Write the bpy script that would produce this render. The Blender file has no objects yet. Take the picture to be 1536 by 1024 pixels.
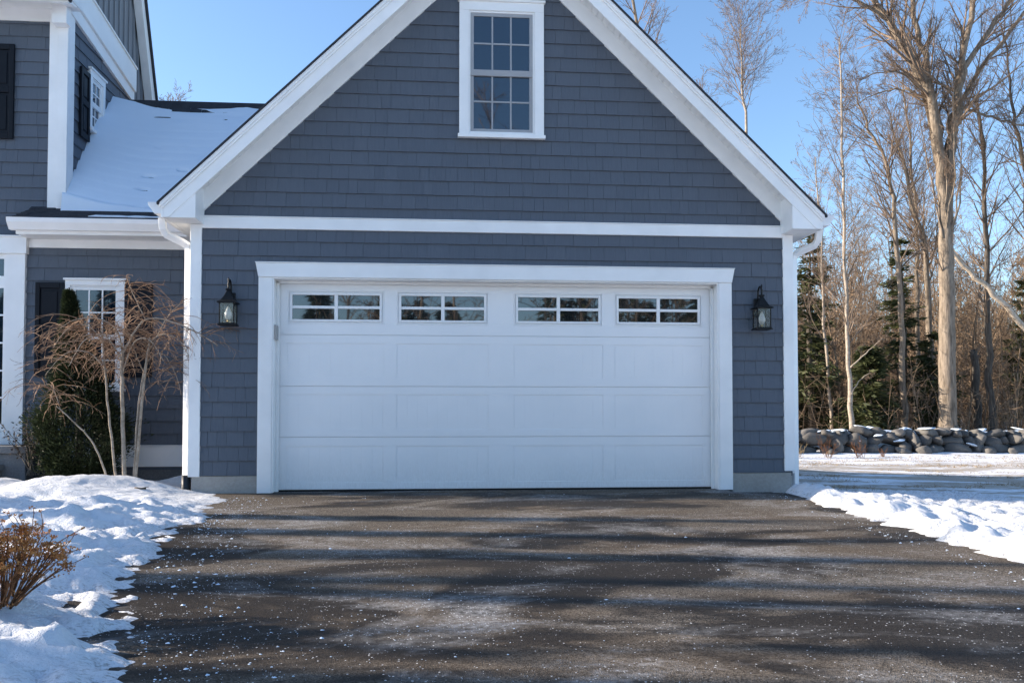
import bpy, bmesh, math, random
import numpy as np
from mathutils import Vector, Matrix, noise

S = bpy.context.scene
COL = S.collection
R = math.radians
PI = math.pi

# ------------------------------------------------------------------ materials
class NT:
    def __init__(s, name):
        s.m = bpy.data.materials.new(name); s.m.use_nodes = True
        s.t = s.m.node_tree; s.t.nodes.clear()
        s.out = s.n('ShaderNodeOutputMaterial')
    def n(s, typ, **kw):
        nd = s.t.nodes.new(typ)
        for k, v in kw.items(): setattr(nd, k, v)
        return nd
    def l(s, a, b): s.t.links.new(a, b)
    def val(s, sock, v):
        if hasattr(v, 'is_linked') or isinstance(v, bpy.types.NodeSocket): s.l(v, sock)
        else: sock.default_value = v
    def coord(s, scale=(1, 1, 1), kind='Object', rot=(0, 0, 0)):
        tc = s.n('ShaderNodeTexCoord'); mp = s.n('ShaderNodeMapping')
        mp.inputs['Scale'].default_value = scale; mp.inputs['Rotation'].default_value = rot
        s.l(tc.outputs[kind], mp.inputs['Vector']); return mp.outputs[0]
    def noise(s, vec, scale, detail=4, rough=.55, dist=0):
        nd = s.n('ShaderNodeTexNoise'); s.l(vec, nd.inputs['Vector'])
        nd.inputs['Scale'].default_value = scale; nd.inputs['Detail'].default_value = detail
        nd.inputs['Roughness'].default_value = rough; nd.inputs['Distortion'].default_value = dist
        return nd.outputs['Fac']
    def ramp(s, fac, stops):
        nd = s.n('ShaderNodeValToRGB'); s.l(fac, nd.inputs[0])
        e = nd.color_ramp.elements
        while len(e) < len(stops): e.new(.5)
        for el, (p, c) in zip(e, stops):
            el.position = p; el.color = (c, c, c, 1) if isinstance(c, (int, float)) else (*c, 1)
        return nd.outputs[0]
    def mix(s, fac, a, b, mode='MIX'):
        nd = s.n('ShaderNodeMix', data_type='RGBA', blend_type=mode)
        s.val(nd.inputs[0], fac)
        for i, v in ((6, a), (7, b)):
            if isinstance(v, bpy.types.NodeSocket): s.l(v, nd.inputs[i])
            else: nd.inputs[i].default_value = (*v, 1) if len(v) == 3 else v
        return nd.outputs[2]
    def math(s, op, a, b=0.0, clamp=False):
        nd = s.n('ShaderNodeMath', operation=op); nd.use_clamp = clamp
        s.val(nd.inputs[0], a); s.val(nd.inputs[1], b); return nd.outputs[0]
    def island(s): return s.n('ShaderNodeNewGeometry').outputs['Random Per Island']
    def bump(s, h, strength=.3, dist=.01, normal=None):
        nd = s.n('ShaderNodeBump'); nd.inputs['Strength'].default_value = strength
        nd.inputs['Distance'].default_value = dist; s.l(h, nd.inputs['Height'])
        if normal: s.l(normal, nd.inputs['Normal'])
        return nd.outputs[0]
    def bsdf(s, col, rough=.5, spec=.5, normal=None, **kw):
        b = s.n('ShaderNodeBsdfPrincipled')
        if isinstance(col, bpy.types.NodeSocket): s.l(col, b.inputs['Base Color'])
        else: b.inputs['Base Color'].default_value = (*col, 1)
        s.val(b.inputs['Roughness'], rough); s.val(b.inputs['Specular IOR Level'], spec)
        if normal: s.l(normal, b.inputs['Normal'])
        for k, v in kw.items(): b.inputs[k].default_value = v
        s.l(b.outputs[0], s.out.inputs[0]); return b

MAT = {}
def paint(name, col, rough=.45, var=.06, bump=.05, spec=.4):
    t = NT(name); v = t.coord()
    n1 = t.noise(v, 3.0, 5); n2 = t.noise(t.coord((6, 6, 40)), 4, 4)
    c = t.mix(t.ramp(n1, [(.3, 0), (.7, 1)]), [x*(1-var) for x in col], [min(1, x*(1+var*.5)) for x in col])
    t.bsdf(c, rough, spec, t.bump(n2, bump, .004)); MAT[name] = t.m
paint('white_trim', (.90, .90, .89), .42)
paint('door_white', (.92, .92, .915), .4, .03, .03)
paint('soffit_white', (.84, .84, .83), .5)
paint('sash_grey', (.36, .365, .38), .45)
paint('black_metal', (.009, .010, .011), .42, .2, .1, .25)
paint('shutter_navy', (.006, .008, .013), .5, .15, .08, .2)
paint('seal_black', (.012, .012, .013), .7)
paint('gutter_white', (.85, .85, .85), .3)
paint('steel', (.35, .34, .33), .4)
paint('dark_boot', (.015, .022, .03), .5)

def m_door():
    t = NT('door_paint'); v = t.coord(); sep = t.n('ShaderNodeSeparateXYZ'); t.l(t.coord(kind='Object'), sep.inputs[0])
    n1 = t.noise(v, 1.6, 5, .6); n2 = t.noise(t.coord((14, 1, 4)), 5, 6, .7)
    c = t.mix(t.ramp(n1, [(.3, 0), (.7, 1)]), (.88, .885, .885), (.93, .925, .92))
    low = t.math('MULTIPLY', t.ramp(sep.outputs[2], [(0, 1), (.42, 0)]), t.ramp(n2, [(.35, .1), (.7, 1)]))
    c = t.mix(t.math('MULTIPLY', low, .30), c, (.50, .45, .40))
    t.bsdf(c, t.ramp(n2, [(.3, .38), (.7, .52)]), .4, t.bump(n2, .03, .003)); MAT['door_white'] = t.m
m_door()
def m_siding():
    t = NT('siding_blue'); isl = t.island()
    v = t.coord((34, 34, 1.6))
    gr = t.noise(v, 1.6, 6, .65, .3); big = t.noise(t.coord(), .9, 3)
    c = t.mix(t.ramp(isl, [(0, 0), (1, 1)]), (.091, .107, .133), (.109, .127, .156))
    c = t.mix(.5, c, t.ramp(gr, [(.3, (.080, .097, .124)), (.7, (.114, .134, .166))]))
    c = t.mix(t.ramp(big, [(.35, 0.0), (.7, .22)]), c, (.105, .12, .145))
    t.bsdf(c, .62, .35, t.bump(gr, .35, .006)); MAT['siding'] = t.m
    t = NT('batten_blue'); g = t.noise(t.coord((20, 20, 1)), 2, 4)
    t.bsdf(t.ramp(g, [(.3, (.19, .20, .22)), (.7, (.26, .27, .29))]), .6, .35, t.bump(g, .2, .005)); MAT['batten'] = t.m
m_siding()
def m_concrete():
    t = NT('concrete'); v = t.coord()
    a = t.noise(v, 2.5, 6, .65); b = t.noise(v, 40, 5, .7)
    c = t.ramp(a, [(.3, (.31, .285, .25)), (.7, (.44, .41, .365))])
    c = t.mix(.5, c, t.ramp(b, [(.3, (.29, .28, .265)), (.7, (.43, .42, .40))]))
    t.bsdf(c, .9, .2, t.bump(b, .35, .006)); MAT['concrete'] = t.m
    t = NT('granite'); b = t.noise(v if False else t.coord(), 60, 6, .75); a = t.noise(t.coord(), 3, 4)
    c = t.mix(.5, t.ramp(b, [(.35, (.10, .105, .11)), (.65, (.26, .265, .27))]), t.ramp(a, [(.3, (.15, .15, .155)), (.7, (.24, .24, .245))]))
    t.bsdf(c, .85, .25, t.bump(b, .4, .006)); MAT['granite'] = t.m
m_concrete()
def m_roof():
    t = NT('roof_shingle'); v = t.coord((1, 1, 1)); b = t.noise(v, 120, 3, .7); a = t.noise(t.coord((6, 2, 2)), 2, 4)
    c = t.mix(.5, t.ramp(b, [(.3, (.02, .022, .027)), (.7, (.06, .064, .075))]), t.ramp(a, [(.3, (.025, .027, .033)), (.7, (.055, .06, .07))]))
    t.bsdf(c, .9, .25, t.bump(b, .5, .004)); MAT['roof'] = t.m
m_roof()
def m_glass(name, refl, tint=(.010, .013, .017)):
    t = NT(name)
    w = t.noise(t.coord(), 1.4, 2)
    nb = t.bump(w, .03, .02)
    p = t.n('ShaderNodeBsdfPrincipled'); p.inputs['Base Color'].default_value = (*tint, 1)
    p.inputs['Roughness'].default_value = .04
    g = t.n('ShaderNodeBsdfGlossy'); g.inputs['Roughness'].default_value = .015; g.inputs['Color'].default_value = (.86, .93, 1, 1)
    t.l(nb, g.inputs['Normal'])
    mx = t.n('ShaderNodeMixShader'); mx.inputs[0].default_value = refl
    t.l(p.outputs[0], mx.inputs[1]); t.l(g.outputs[0], mx.inputs[2]); t.l(mx.outputs[0], t.out.inputs[0]); MAT[name] = t.m
m_glass('window_glass', .085, (.004, .013, .026)); m_glass('door_glass', .125)
def m_clear():
    t = NT('lantern_glass')
    tr = t.n('ShaderNodeBsdfTransparent'); tr.inputs[0].default_value = (.93, .93, .92, 1)
    g = t.n('ShaderNodeBsdfGlossy'); g.inputs['Roughness'].default_value = .08; g.inputs['Color'].default_value = (1, .97, .93, 1)
    h = t.noise(t.coord((30, 30, 8)), 2, 2); t.l(t.bump(h, .12, .01), g.inputs['Normal'])
    d = t.n('ShaderNodeBsdfDiffuse'); d.inputs[0].default_value = (.42, .39, .36, 1)
    m0 = t.n('ShaderNodeMixShader'); m0.inputs[0].default_value = .02
    t.l(tr.outputs[0], m0.inputs[1]); t.l(d.outputs[0], m0.inputs[2])
    mx = t.n('ShaderNodeMixShader'); mx.inputs[0].default_value = .07
    t.l(m0.outputs[0], mx.inputs[1]); t.l(g.outputs[0], mx.inputs[2]); t.l(mx.outputs[0], t.out.inputs[0]); MAT['clear'] = t.m
    t = NT('bulb_glass'); t.bsdf((.85, .86, .84), .12, .8, **{'Transmission Weight': .15}); MAT['bulb'] = t.m
    t = NT('brass'); t.bsdf((.55, .38, .16), .35, .5, **{'Metallic': 1.0}); MAT['brass'] = t.m
m_clear()
def m_snow():
    t = NT('snow'); v = t.coord()
    a = t.noise(v, 9, 6, .6); b = t.noise(v, 60, 5, .7); d = t.noise(t.coord((1, 2.2, 1)), 34, 5, .75)
    sep = t.n('ShaderNodeSeparateXYZ'); t.l(v, sep.inputs[0])
    low = t.ramp(sep.outputs[2], [(0.0, 1), (.07, 0.0)])
    dirt = t.math('MULTIPLY', low, t.ramp(d, [(.50, 0), (.62, 1)]))
    c = t.mix(t.ramp(a, [(.3, 0), (.7, 1)]), (.72, .75, .79), (.80, .81, .83))
    c = t.mix(t.math('MULTIPLY', dirt, .75), c, (.17, .15, .13))
    h = t.math('ADD', a, t.math('MULTIPLY', b, .45))
    t.bsdf(c, .55, .3, t.bump(h, .8, .04)); MAT['snow'] = t.m
    t = NT('roof_snow'); v = t.coord(); a = t.noise(v, 3, 5, .55); b = t.noise(t.coord((1, 1, 1)), 40, 3)
    t.bsdf((.70, .80, .91), .6, .3, t.bump(t.math('ADD', a, t.math('MULTIPLY', b, .1)), .25, .03)); MAT['roof_snow'] = t.m
m_snow()
def m_ground():
    t = NT('ground_snow_grass'); v = t.coord(); sep = t.n('ShaderNodeSeparateXYZ'); t.l(v, sep.inputs[0])
    st = t.coord((.35, 1.0, 1)); n1 = t.noise(st, 1.3, 6, .65, .4); n2 = t.noise(t.coord((.6, 1.6, 1)), 9, 6, .7)
    fine = t.noise(t.coord((1, 3, 1)), 45, 4, .7)
    m = t.math('ADD', t.math('MULTIPLY', n1, .62), t.math('MULTIPLY', n2, .38))
    zone = t.ramp(t.math('MULTIPLY', t.math('ADD', sep.outputs[1], 4.0), 1/20.0, True), [(0, .0), (.14, .02), (.24, .115), (.5, .13), (.6, .11), (.68, .0), (.73, 0.02), (.80, .16), (1, .17)])
    mask = t.ramp(t.math('ADD', m, zone), [(.565, 0), (.635, 1)])
    grass = t.ramp(fine, [(.25, (.16, .115, .065)), (.5, (.30, .22, .13)), (.75, (.42, .34, .22))])
    sn = t.mix(t.ramp(n2, [(.3, 0), (.7, 1)]), (.80, .83, .88), (.88, .90, .92))
    c = t.mix(t.math('MULTIPLY', mask, t.ramp(fine, [(.2, .35), (.6, .95)])), sn, grass)
    h = t.math('ADD', n2, t.math('MULTIPLY', fine, .5))
    t.bsdf(c, .75, .2, t.bump(h, .5, .04)); MAT['ground'] = t.m
m_ground()
def m_asphalt():
    t = NT('asphalt'); v = t.coord()
    fine = t.noise(v, 150, 3, .8); med = t.noise(v, 26, 5, .75)
    def voro(scale, out):
        nd = t.n('ShaderNodeTexVoronoi'); nd.inputs['Scale'].default_value = scale; t.l(v, nd.inputs['Vector']); return nd.outputs[out], nd
    cell, vn = voro(190, 'Color'); sepc = t.n('ShaderNodeSeparateColor'); t.l(cell, sepc.inputs[0])
    agg = t.math('ADD', t.math('MULTIPLY', sepc.outputs[0], .6), t.math('MULTIPLY', fine, .4))
    wetn = t.noise(t.coord((.55, .8, 1)), .85, 7, .60, .7)
    wet = t.ramp(wetn, [(.475, 0), (.53, 1)])
    saltn = t.noise(t.coord((.6, 1.0, 1)), 1.0, 9, .68, 1.0)
    edge = t.ramp(wetn, [(.385, 0), (.455, 1), (.48, 0)])
    brown = t.ramp(t.noise(t.coord((.5, 1.3, 1)), .8, 4), [(.38, 0), (.6, 1)])
    c = t.mix(t.ramp(agg, [(.25, 0), (.75, 1)]), (.028, .027, .026), (.225, .193, .158))
    c = t.mix(t.math('MULTIPLY', brown, .35), c, (.125, .088, .056))
    c = t.mix(t.math('MULTIPLY', wet, .82), c, (.015, .013, .012))
    film = t.math('MULTIPLY', t.ramp(saltn, [(.52, 0), (.68, .70)]), t.ramp(med, [(.38, .15), (.62, 1)]))
    ringm = t.math('MULTIPLY', t.math('MULTIPLY', edge, t.ramp(saltn, [(.44, 0), (.6, .65)])), t.ramp(med, [(.42, 0), (.6, 1)]))
    # salt grains: one dot in some of the cells, thicker in drifts
    d1, n1 = voro(92, 'Distance'); s1 = t.n('ShaderNodeSeparateColor'); t.l(n1.outputs['Color'], s1.inputs[0])
    thr = t.ramp(saltn, [(.42, .985), (.68, .50)])
    dots = t.math('MULTIPLY', t.math('GREATER_THAN', s1.outputs[1], thr), t.math('LESS_THAN', d1, t.math('MULTIPLY', s1.outputs[0], .36)))
    c = t.mix(t.math('MAXIMUM', film, ringm, True), c, (.46, .455, .45))
    c = t.mix(t.math('MULTIPLY', dots, .85), c, (.78, .79, .80))
    h = t.math('ADD', t.math('MULTIPLY', vn.outputs['Distance'], .8), t.math('ADD', fine, t.math('MULTIPLY', med, .7)))
    t.bsdf(c, t.ramp(wet, [(0, .95), (1, .6)]), t.ramp(wet, [(0, .05), (1, .08)]), t.bump(h, .6, .008)); MAT['asphalt'] = t.m
m_asphalt()
def m_bark(name, a, b, sc=(9, 9, 1.2), bs=.8):
    t = NT(name); v = t.coord(sc); n1 = t.noise(v, 2.2, 6, .65, .6); n2 = t.noise(t.coord(), 1.2, 3)
    c = t.ramp(n1, [(.32, a), (.62, b)]); c = t.mix(t.ramp(n2, [(.4, 0), (.7, .35)]), c, [x*.75 for x in b])
    t.bsdf(c, .9, .15, t.bump(n1, bs, .03)); MAT[name] = t.m
m_bark('bark_grey', (.085, .068, .052), (.31, .255, .20))
m_bark('bark_pale', (.20, .165, .13), (.42, .36, .295), (4, 4, 6), .4)
m_bark('bark_dark', (.045, .038, .032), (.14, .12, .10))
m_bark('bark_dead', (.30, .25, .19), (.58, .50, .41))
def m_twig(name, a, b, rough=.8):
    t = NT(name); t.bsdf(t.mix(t.island(), a, b), rough, .2); MAT[name] = t.m
m_twig('twig', (.12, .085, .062), (.27, .205, .155))
m_twig('woods_twig', (.11, .078, .054), (.36, .26, .175))
m_twig('weeping_twig', (.145, .082, .054), (.40, .265, .175))
m_twig('hydrangea_stem', (.09, .042, .02), (.26, .125, .06))
m_twig('dried_flower', (.28, .105, .032), (.62, .30, .10))
m_twig('dead_grass', (.18, .12, .06), (.45, .34, .19))
def m_leaf(name, a, b):
    t = NT(name); c = t.mix(t.island(), a, b)
    d = t.bsdf(c, .6, .25); tl = t.n('ShaderNodeBsdfTranslucent'); t.l(c, tl.inputs[0])
    mx = t.n('ShaderNodeMixShader'); mx.inputs[0].default_value = .18
    t.l(d.outputs[0], mx.inputs[1]); t.l(tl.outputs[0], mx.inputs[2]); t.l(mx.outputs[0], t.out.inputs[0]); MAT[name] = t.m
m_leaf('needles', (.022, .032, .012), (.085, .092, .035))
m_leaf('yew', (.012, .020, .009), (.045, .060, .026))
m_leaf('dark_leaf', (.018, .015, .013), (.055, .040, .032))
def m_stone():
    t = NT('field_stone'); v = t.coord(); isl = t.island()
    a = t.noise(v, 5, 6, .65); b = t.noise(v, 45, 5, .7)
    c = t.mix(isl, (.085, .081, .077), (.23, .212, .19))
    c = t.mix(.45, c, t.ramp(a, [(.3, (.06, .059, .057)), (.7, (.235, .22, .20))]))
    c = t.mix(.3, c, t.ramp(b, [(.3, (.03, .03, .03)), (.7, (.18, .175, .165))]))
    t.bsdf(c, .9, .2, t.bump(t.math('ADD', a, t.math('MULTIPLY', b, .4)), .7, .03)); MAT['stone'] = t.m
m_stone()

# ------------------------------------------------------------------ mesh helpers
class MB:
    def __init__(s, xf=None): s.v = []; s.f = []; s.xf = xf
    def add(s, vs, fs):
        o = len(s.v)
        s.v += [s.xf(*p) if s.xf else tuple(p) for p in vs]
        s.f += [tuple(i+o for i in f) for f in fs]
    def box(s, x0, x1, y0, y1, z0, z1):
        s.add([(x0,y0,z0),(x1,y0,z0),(x1,y1,z0),(x0,y1,z0),(x0,y0,z1),(x1,y0,z1),(x1,y1,z1),(x0,y1,z1)],
              [(3,2,1,0),(4,5,6,7),(0,1,5,4),(1,2,6,5),(2,3,7,6),(3,0,4,7)])
    def prism(s, poly, y0, y1):            # polygon in x,z, extruded along y
        n = len(poly)
        s.add([(x, y0, z) for x, z in poly] + [(x, y1, z) for x, z in poly],
              [tuple(range(n)), tuple(range(2*n-1, n-1, -1))] + [(i, i+n, (i+1) % n+n, (i+1) % n) for i in range(n)])
    def prism_x(s, poly, x0, x1):          # polygon in y,z, extruded along x
        n = len(poly)
        s.add([(x0, y, z) for y, z in poly] + [(x1, y, z) for y, z in poly],
              [tuple(range(n)), tuple(range(2*n-1, n-1, -1))] + [(i, i+n, (i+1) % n+n, (i+1) % n) for i in range(n)])
    def ring(s, x0, x1, z0, z1, w, y0, y1):   # rectangular frame
        s.box(x0, x0+w, y0, y1, z0, z1); s.box(x1-w, x1, y0, y1, z0, z1)
        s.box(x0+w, x1-w, y0, y1, z0, z0+w); s.box(x0+w, x1-w, y0, y1, z1-w, z1)
    def tube(s, pts, rad, k=6, prof=None):
        pts = [Vector(p) for p in pts]; n = len(pts)
        if not isinstance(rad, (list, tuple)): rad = [rad]*n
        prof = prof or [(math.cos(2*PI*i/k), math.sin(2*PI*i/k)) for i in range(k)]; k = len(prof)
        vs = []; a = None
        for i, p in enumerate(pts):
            d = (pts[min(i+1, n-1)]-pts[max(i-1, 0)]).normalized()
            if a is None:
                a = d.cross(Vector((0, 1, 0.01))); a = a.normalized() if a.length > 1e-4 else Vector((1, 0, 0))
            a = (a-d*a.dot(d)).normalized(); b = d.cross(a)
            vs += [tuple(p+a*(c*rad[i])+b*(q*rad[i])) for c, q in prof]
        fs = [(i*k+j, i*k+(j+1) % k, (i+1)*k+(j+1) % k, (i+1)*k+j) for i in range(n-1) for j in range(k)]
        fs += [tuple(range(k-1, -1, -1)), tuple(range((n-1)*k, n*k))]
        s.add(vs, fs)
    def lathe(s, prof, cx, cy, k=12, off=0):
        vs = []; m = len(prof)
        for r, z in prof: vs += [(cx+r*math.cos(2*PI*j/k+off), cy+r*math.sin(2*PI*j/k+off), z) for j in range(k)]
        fs = [(i*k+j, i*k+(j+1) % k, (i+1)*k+(j+1) % k, (i+1)*k+j) for i in range(m-1) for j in range(k)]
        fs += [tuple(range(k-1, -1, -1)), tuple(range((m-1)*k, m*k))]
        s.add(vs, fs)
    def build(s, name, mat, parent=None, smooth=False, bevel=0, fix=True):
        off = rootloc(parent)
        me = bpy.data.meshes.new(name)
        me.from_pydata([(x-off.x, y-off.y, z-off.z) for x, y, z in s.v], [], s.f)
        if fix:
            bm = bmesh.new(); bm.from_mesh(me); bmesh.ops.recalc_face_normals(bm, faces=bm.faces); bm.to_mesh(me); bm.free()
        return finish(name, me, mat, parent, smooth, bevel)
def finish(name, me, mat, parent, smooth=False, bevel=0):
    me.materials.append(MAT[mat])
    if smooth: me.polygons.foreach_set('use_smooth', [True]*len(me.polygons))
    o = bpy.data.objects.new(name, me); COL.objects.link(o)
    if parent: o.parent = parent
    if bevel:
        b = o.modifiers.new('bevel', 'BEVEL'); b.width = bevel; b.segments = 2; b.limit_method = 'ANGLE'; b.angle_limit = R(40)
    me.update(); return o
def rootloc(o):
    v = Vector((0, 0, 0))
    while o: v += o.location; o = o.parent
    return v
def quads(name, V, Q, mat, parent=None, smooth=False):      # fast numpy mesh of quads
    off = rootloc(parent); V = np.asarray(V, dtype=np.float32)-np.array(off, dtype=np.float32); Q = np.asarray(Q, dtype=np.int32)
    me = bpy.data.meshes.new(name); nq = len(Q)
    me.vertices.add(len(V)); me.vertices.foreach_set('co', V.ravel())
    me.loops.add(nq*4); me.loops.foreach_set('vertex_index', Q.ravel())
    me.polygons.add(nq); me.polygons.foreach_set('loop_start', np.arange(0, nq*4, 4, dtype=np.int32))
    me.update(calc_edges=True); return finish(name, me, mat, parent, smooth)
def segs_mesh(segs, k=3):                                   # segs: rows of p0 p1 r0 r1 -> frusta
    A = np.asarray(segs, dtype=np.float64); n = len(A); p0, p1, r0, r1 = A[:, :3], A[:, 3:6], A[:, 6], A[:, 7]
    d = p1-p0; d /= np.maximum(np.linalg.norm(d, axis=1, keepdims=True), 1e-9)
    ref = np.where(np.abs(d[:, 2:3]) > .9, np.array([[1., 0, 0]]), np.array([[0, 0, 1.]]))
    a = np.cross(d, ref); a /= np.linalg.norm(a, axis=1, keepdims=True); b = np.cross(d, a)
    th = np.arange(k)*2*PI/k; c, s_ = np.cos(th), np.sin(th)
    ringd = a[:, None, :]*c[None, :, None]+b[:, None, :]*s_[None, :, None]
    V = np.concatenate([p0[:, None]+ringd*r0[:, None, None], p1[:, None]+ringd*r1[:, None, None]], axis=1).reshape(-1, 3)
    i = np.arange(k); j = (i+1) % k
    base = np.stack([i, j, j+k, i+k], 1)
    Q = (base[None]+(np.arange(n)*2*k)[:, None, None]).reshape(-1, 4)
    return V, Q
def leaf_quads(C, D, L, W, rng):                            # centres, directions -> little blades
    C = np.asarray(C); D = np.asarray(D); n = len(C)
    D = D/np.maximum(np.linalg.norm(D, axis=1, keepdims=True), 1e-9)
    rv = rng.normal(size=(n, 3)); s_ = np.cross(D, rv); s_ /= np.maximum(np.linalg.norm(s_, axis=1, keepdims=True), 1e-9)
    L = np.asarray(L).reshape(-1, 1); W = np.asarray(W).reshape(-1, 1)
    V = np.stack([C-s_*W*.35, C+D*L*.45-s_*W*.5, C+D*L, C+D*L*.45+s_*W*.5], 1).reshape(-1, 3)
    return V, np.arange(n*4).reshape(-1, 4)
def join(parts):
    Vs, Qs, o = [], [], 0
    for V, Q in parts: Vs.append(V); Qs.append(Q+o); o += len(V)
    return np.concatenate(Vs), np.concatenate(Qs)

def tag(o, label=None, cat=None, group=None, kind=None):
    for k, v in (('label', label), ('category', cat), ('group', group), ('kind', kind)):
        if v: o[k] = v
    return o
def thing(name, loc, label, cat, group=None):
    o = bpy.data.objects.new(name, None); COL.objects.link(o); o.location = loc; o.empty_display_size = .2
    return tag(o, label, cat, group)
def part(name, parent):
    o = bpy.data.objects.new(name, None); COL.objects.link(o); o.parent = parent; return o

# ------------------------------------------------------------------ shingle siding
def clip(poly, planes):
    for a, b, c in planes:             # keep a*x+b*z <= c
        out = []
        for i in range(len(poly)):
            p, q = poly[i], poly[(i+1) % len(poly)]
            dp, dq = a*p[0]+b*p[1]-c, a*q[0]+b*q[1]-c
            if dp <= 0: out.append(p)
            if dp*dq < 0:
                t = dp/(dp-dq); out.append((p[0]+t*(q[0]-p[0]), p[1]+t*(q[1]-p[1])))
        poly = out
        if len(poly) < 3: return []
    return poly
def shingles(mb, x0, x1, z0, z1, planes=(), holes=(), exp=.157, seed=1, start=None, thick=.021):
    rng = random.Random(seed); z = start if start is not None else z0
    while z < z1:
        x = x0-rng.random()*.2
        while x < x1:
            w = rng.choice((.10, .13, .15, .18, .21, .24, .28)); xa, xb = x+.0010, x+w-.0010; x += w
            xa, xb = max(xa, x0), min(xb, x1)
            if xb-xa < .012: continue
            dz = rng.uniform(-.0015, .0015); ft = thick+rng.uniform(-.0025, .0025)
            za, zb = max(z+dz, z0), min(z+exp+.004, z1)
            if zb-za < .004: continue
            rects = [(xa, xb, za, zb)]
            for hx0, hx1, hz0, hz1 in holes:
                nr = []
                for a, b, c, d in rects:
                    if b <= hx0 or a >= hx1 or d <= hz0 or c >= hz1: nr.append((a, b, c, d)); continue
                    if a < hx0: nr.append((a, hx0, c, d))
                    if b > hx1: nr.append((hx1, b, c, d))
                    if c < hz0: nr.append((max(a, hx0), min(b, hx1), c, hz0))
                    if d > hz1: nr.append((max(a, hx0), min(b, hx1), hz1, d))
                rects = nr
            for a, b, c, d in rects:
                if b-a < .008 or d-c < .004: continue
                poly = clip([(a, c), (b, c), (b, d), (a, d)], planes)
                if len(poly) < 3: continue
                n = len(poly)
                fy = lambda zz: -(ft-(zz-z)/exp*(thick-.003))
                vs = [(px, min(fy(pz), -.0015), pz) for px, pz in poly]+[(px, .004, pz) for px, pz in poly]
                mb.add(vs, [tuple(range(n))]+[(i, i+n, (i+1) % n+n, (i+1) % n) for i in range(n)])
        z += exp

# ------------------------------------------------------------------ GARAGE
G = thing('garage', (0, 2.5, 0), 'grey-blue shingled two-car garage with white trim, steep gable and white panelled door', 'garage')
SL = .966
T = lambda x: 6.45-SL*abs(x)             # roof top line
DEP = 5.3
mb = MB()
mb.box(-3.3, -2.47, .004, .2, .15, 2.9); mb.box(2.47, 3.3, .004, .2, .15, 2.9); mb.box(-2.47, 2.47, .004, .2, 2.33, 2.9)
mb.prism([(-3.3, 2.9), (3.3, 2.9), (3.3, T(3.3)-.13), (0, T(0)-.13), (-3.3, T(3.3)-.13)], .004, .2)
mb.box(-3.3, -3.1, .2, DEP, .15, 3.1); mb.box(3.1, 3.3, .2, DEP, .15, 3.1)
mb.prism([(-3.1, .15), (3.1, .15), (3.1, 3.2), (0, T(0)-.13), (-3.1, 3.2)], DEP-.2, DEP)
mb.build('wall', 'siding', G)
mb = MB()
pl = [(SL, 1, T(0)-.30), (-SL, 1, T(0)-.30)]
shingles(mb, -3.22, 3.22, .19, 2.84, (), [(-2.52, 2.52, -1, 2.40)], seed=4, start=.19)
shingles(mb, -3.22, 3.22, 2.955, 6.2, pl, [(-.44, .46, 3.9, 5.40)], seed=9, start=2.955-.03)
mb.build('shingle_siding', 'siding', G)
mb = MB()
for y0, y1, sgn in ((.0, DEP, 1),):
    m2 = MB(xf=lambda u, d, z: (3.3-d, u, z)); shingles(m2, .1, DEP, .19, 2.9, seed=21); mb.v += m2.v; mb.f += m2.f
mb.build('shingle_siding', 'siding', G)
mb = MB()
mb.box(-3.285, -2.60, -.012, .25, -.4, .186); mb.box(-3.285, -3.05, .2495, DEP, -.4, .1855)
mb.build('foundation', 'concrete', G, bevel=.006); mb = MB()
mb.box(2.60, 3.285, -.012, .25, -.4, .186); mb.box(3.05, 3.285, .2495, DEP, -.4, .1855)
mb.build('foundation', 'concrete', G, bevel=.006)
for s in (-1, 1):
    mb = MB(); a, b = sorted((s*3.2, s*3.318))
    mb.box(a, b, -.032, .0, .178 if s < 0 else .205, 2.869); a, b = sorted((s*3.3, s*3.329)); mb.box(a, b, .0, .11, .178, 2.869)
    mb.build('corner_board', 'white_trim', G, bevel=.004)
mb = MB(); mb.box(-3.2, 3.2, -.036, 0, 2.832, 2.955); mb.box(-3.2, 3.2, -.046, 0, 2.955, 2.966)
mb.build('belt_board', 'white_trim', G, bevel=.004)
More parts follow.
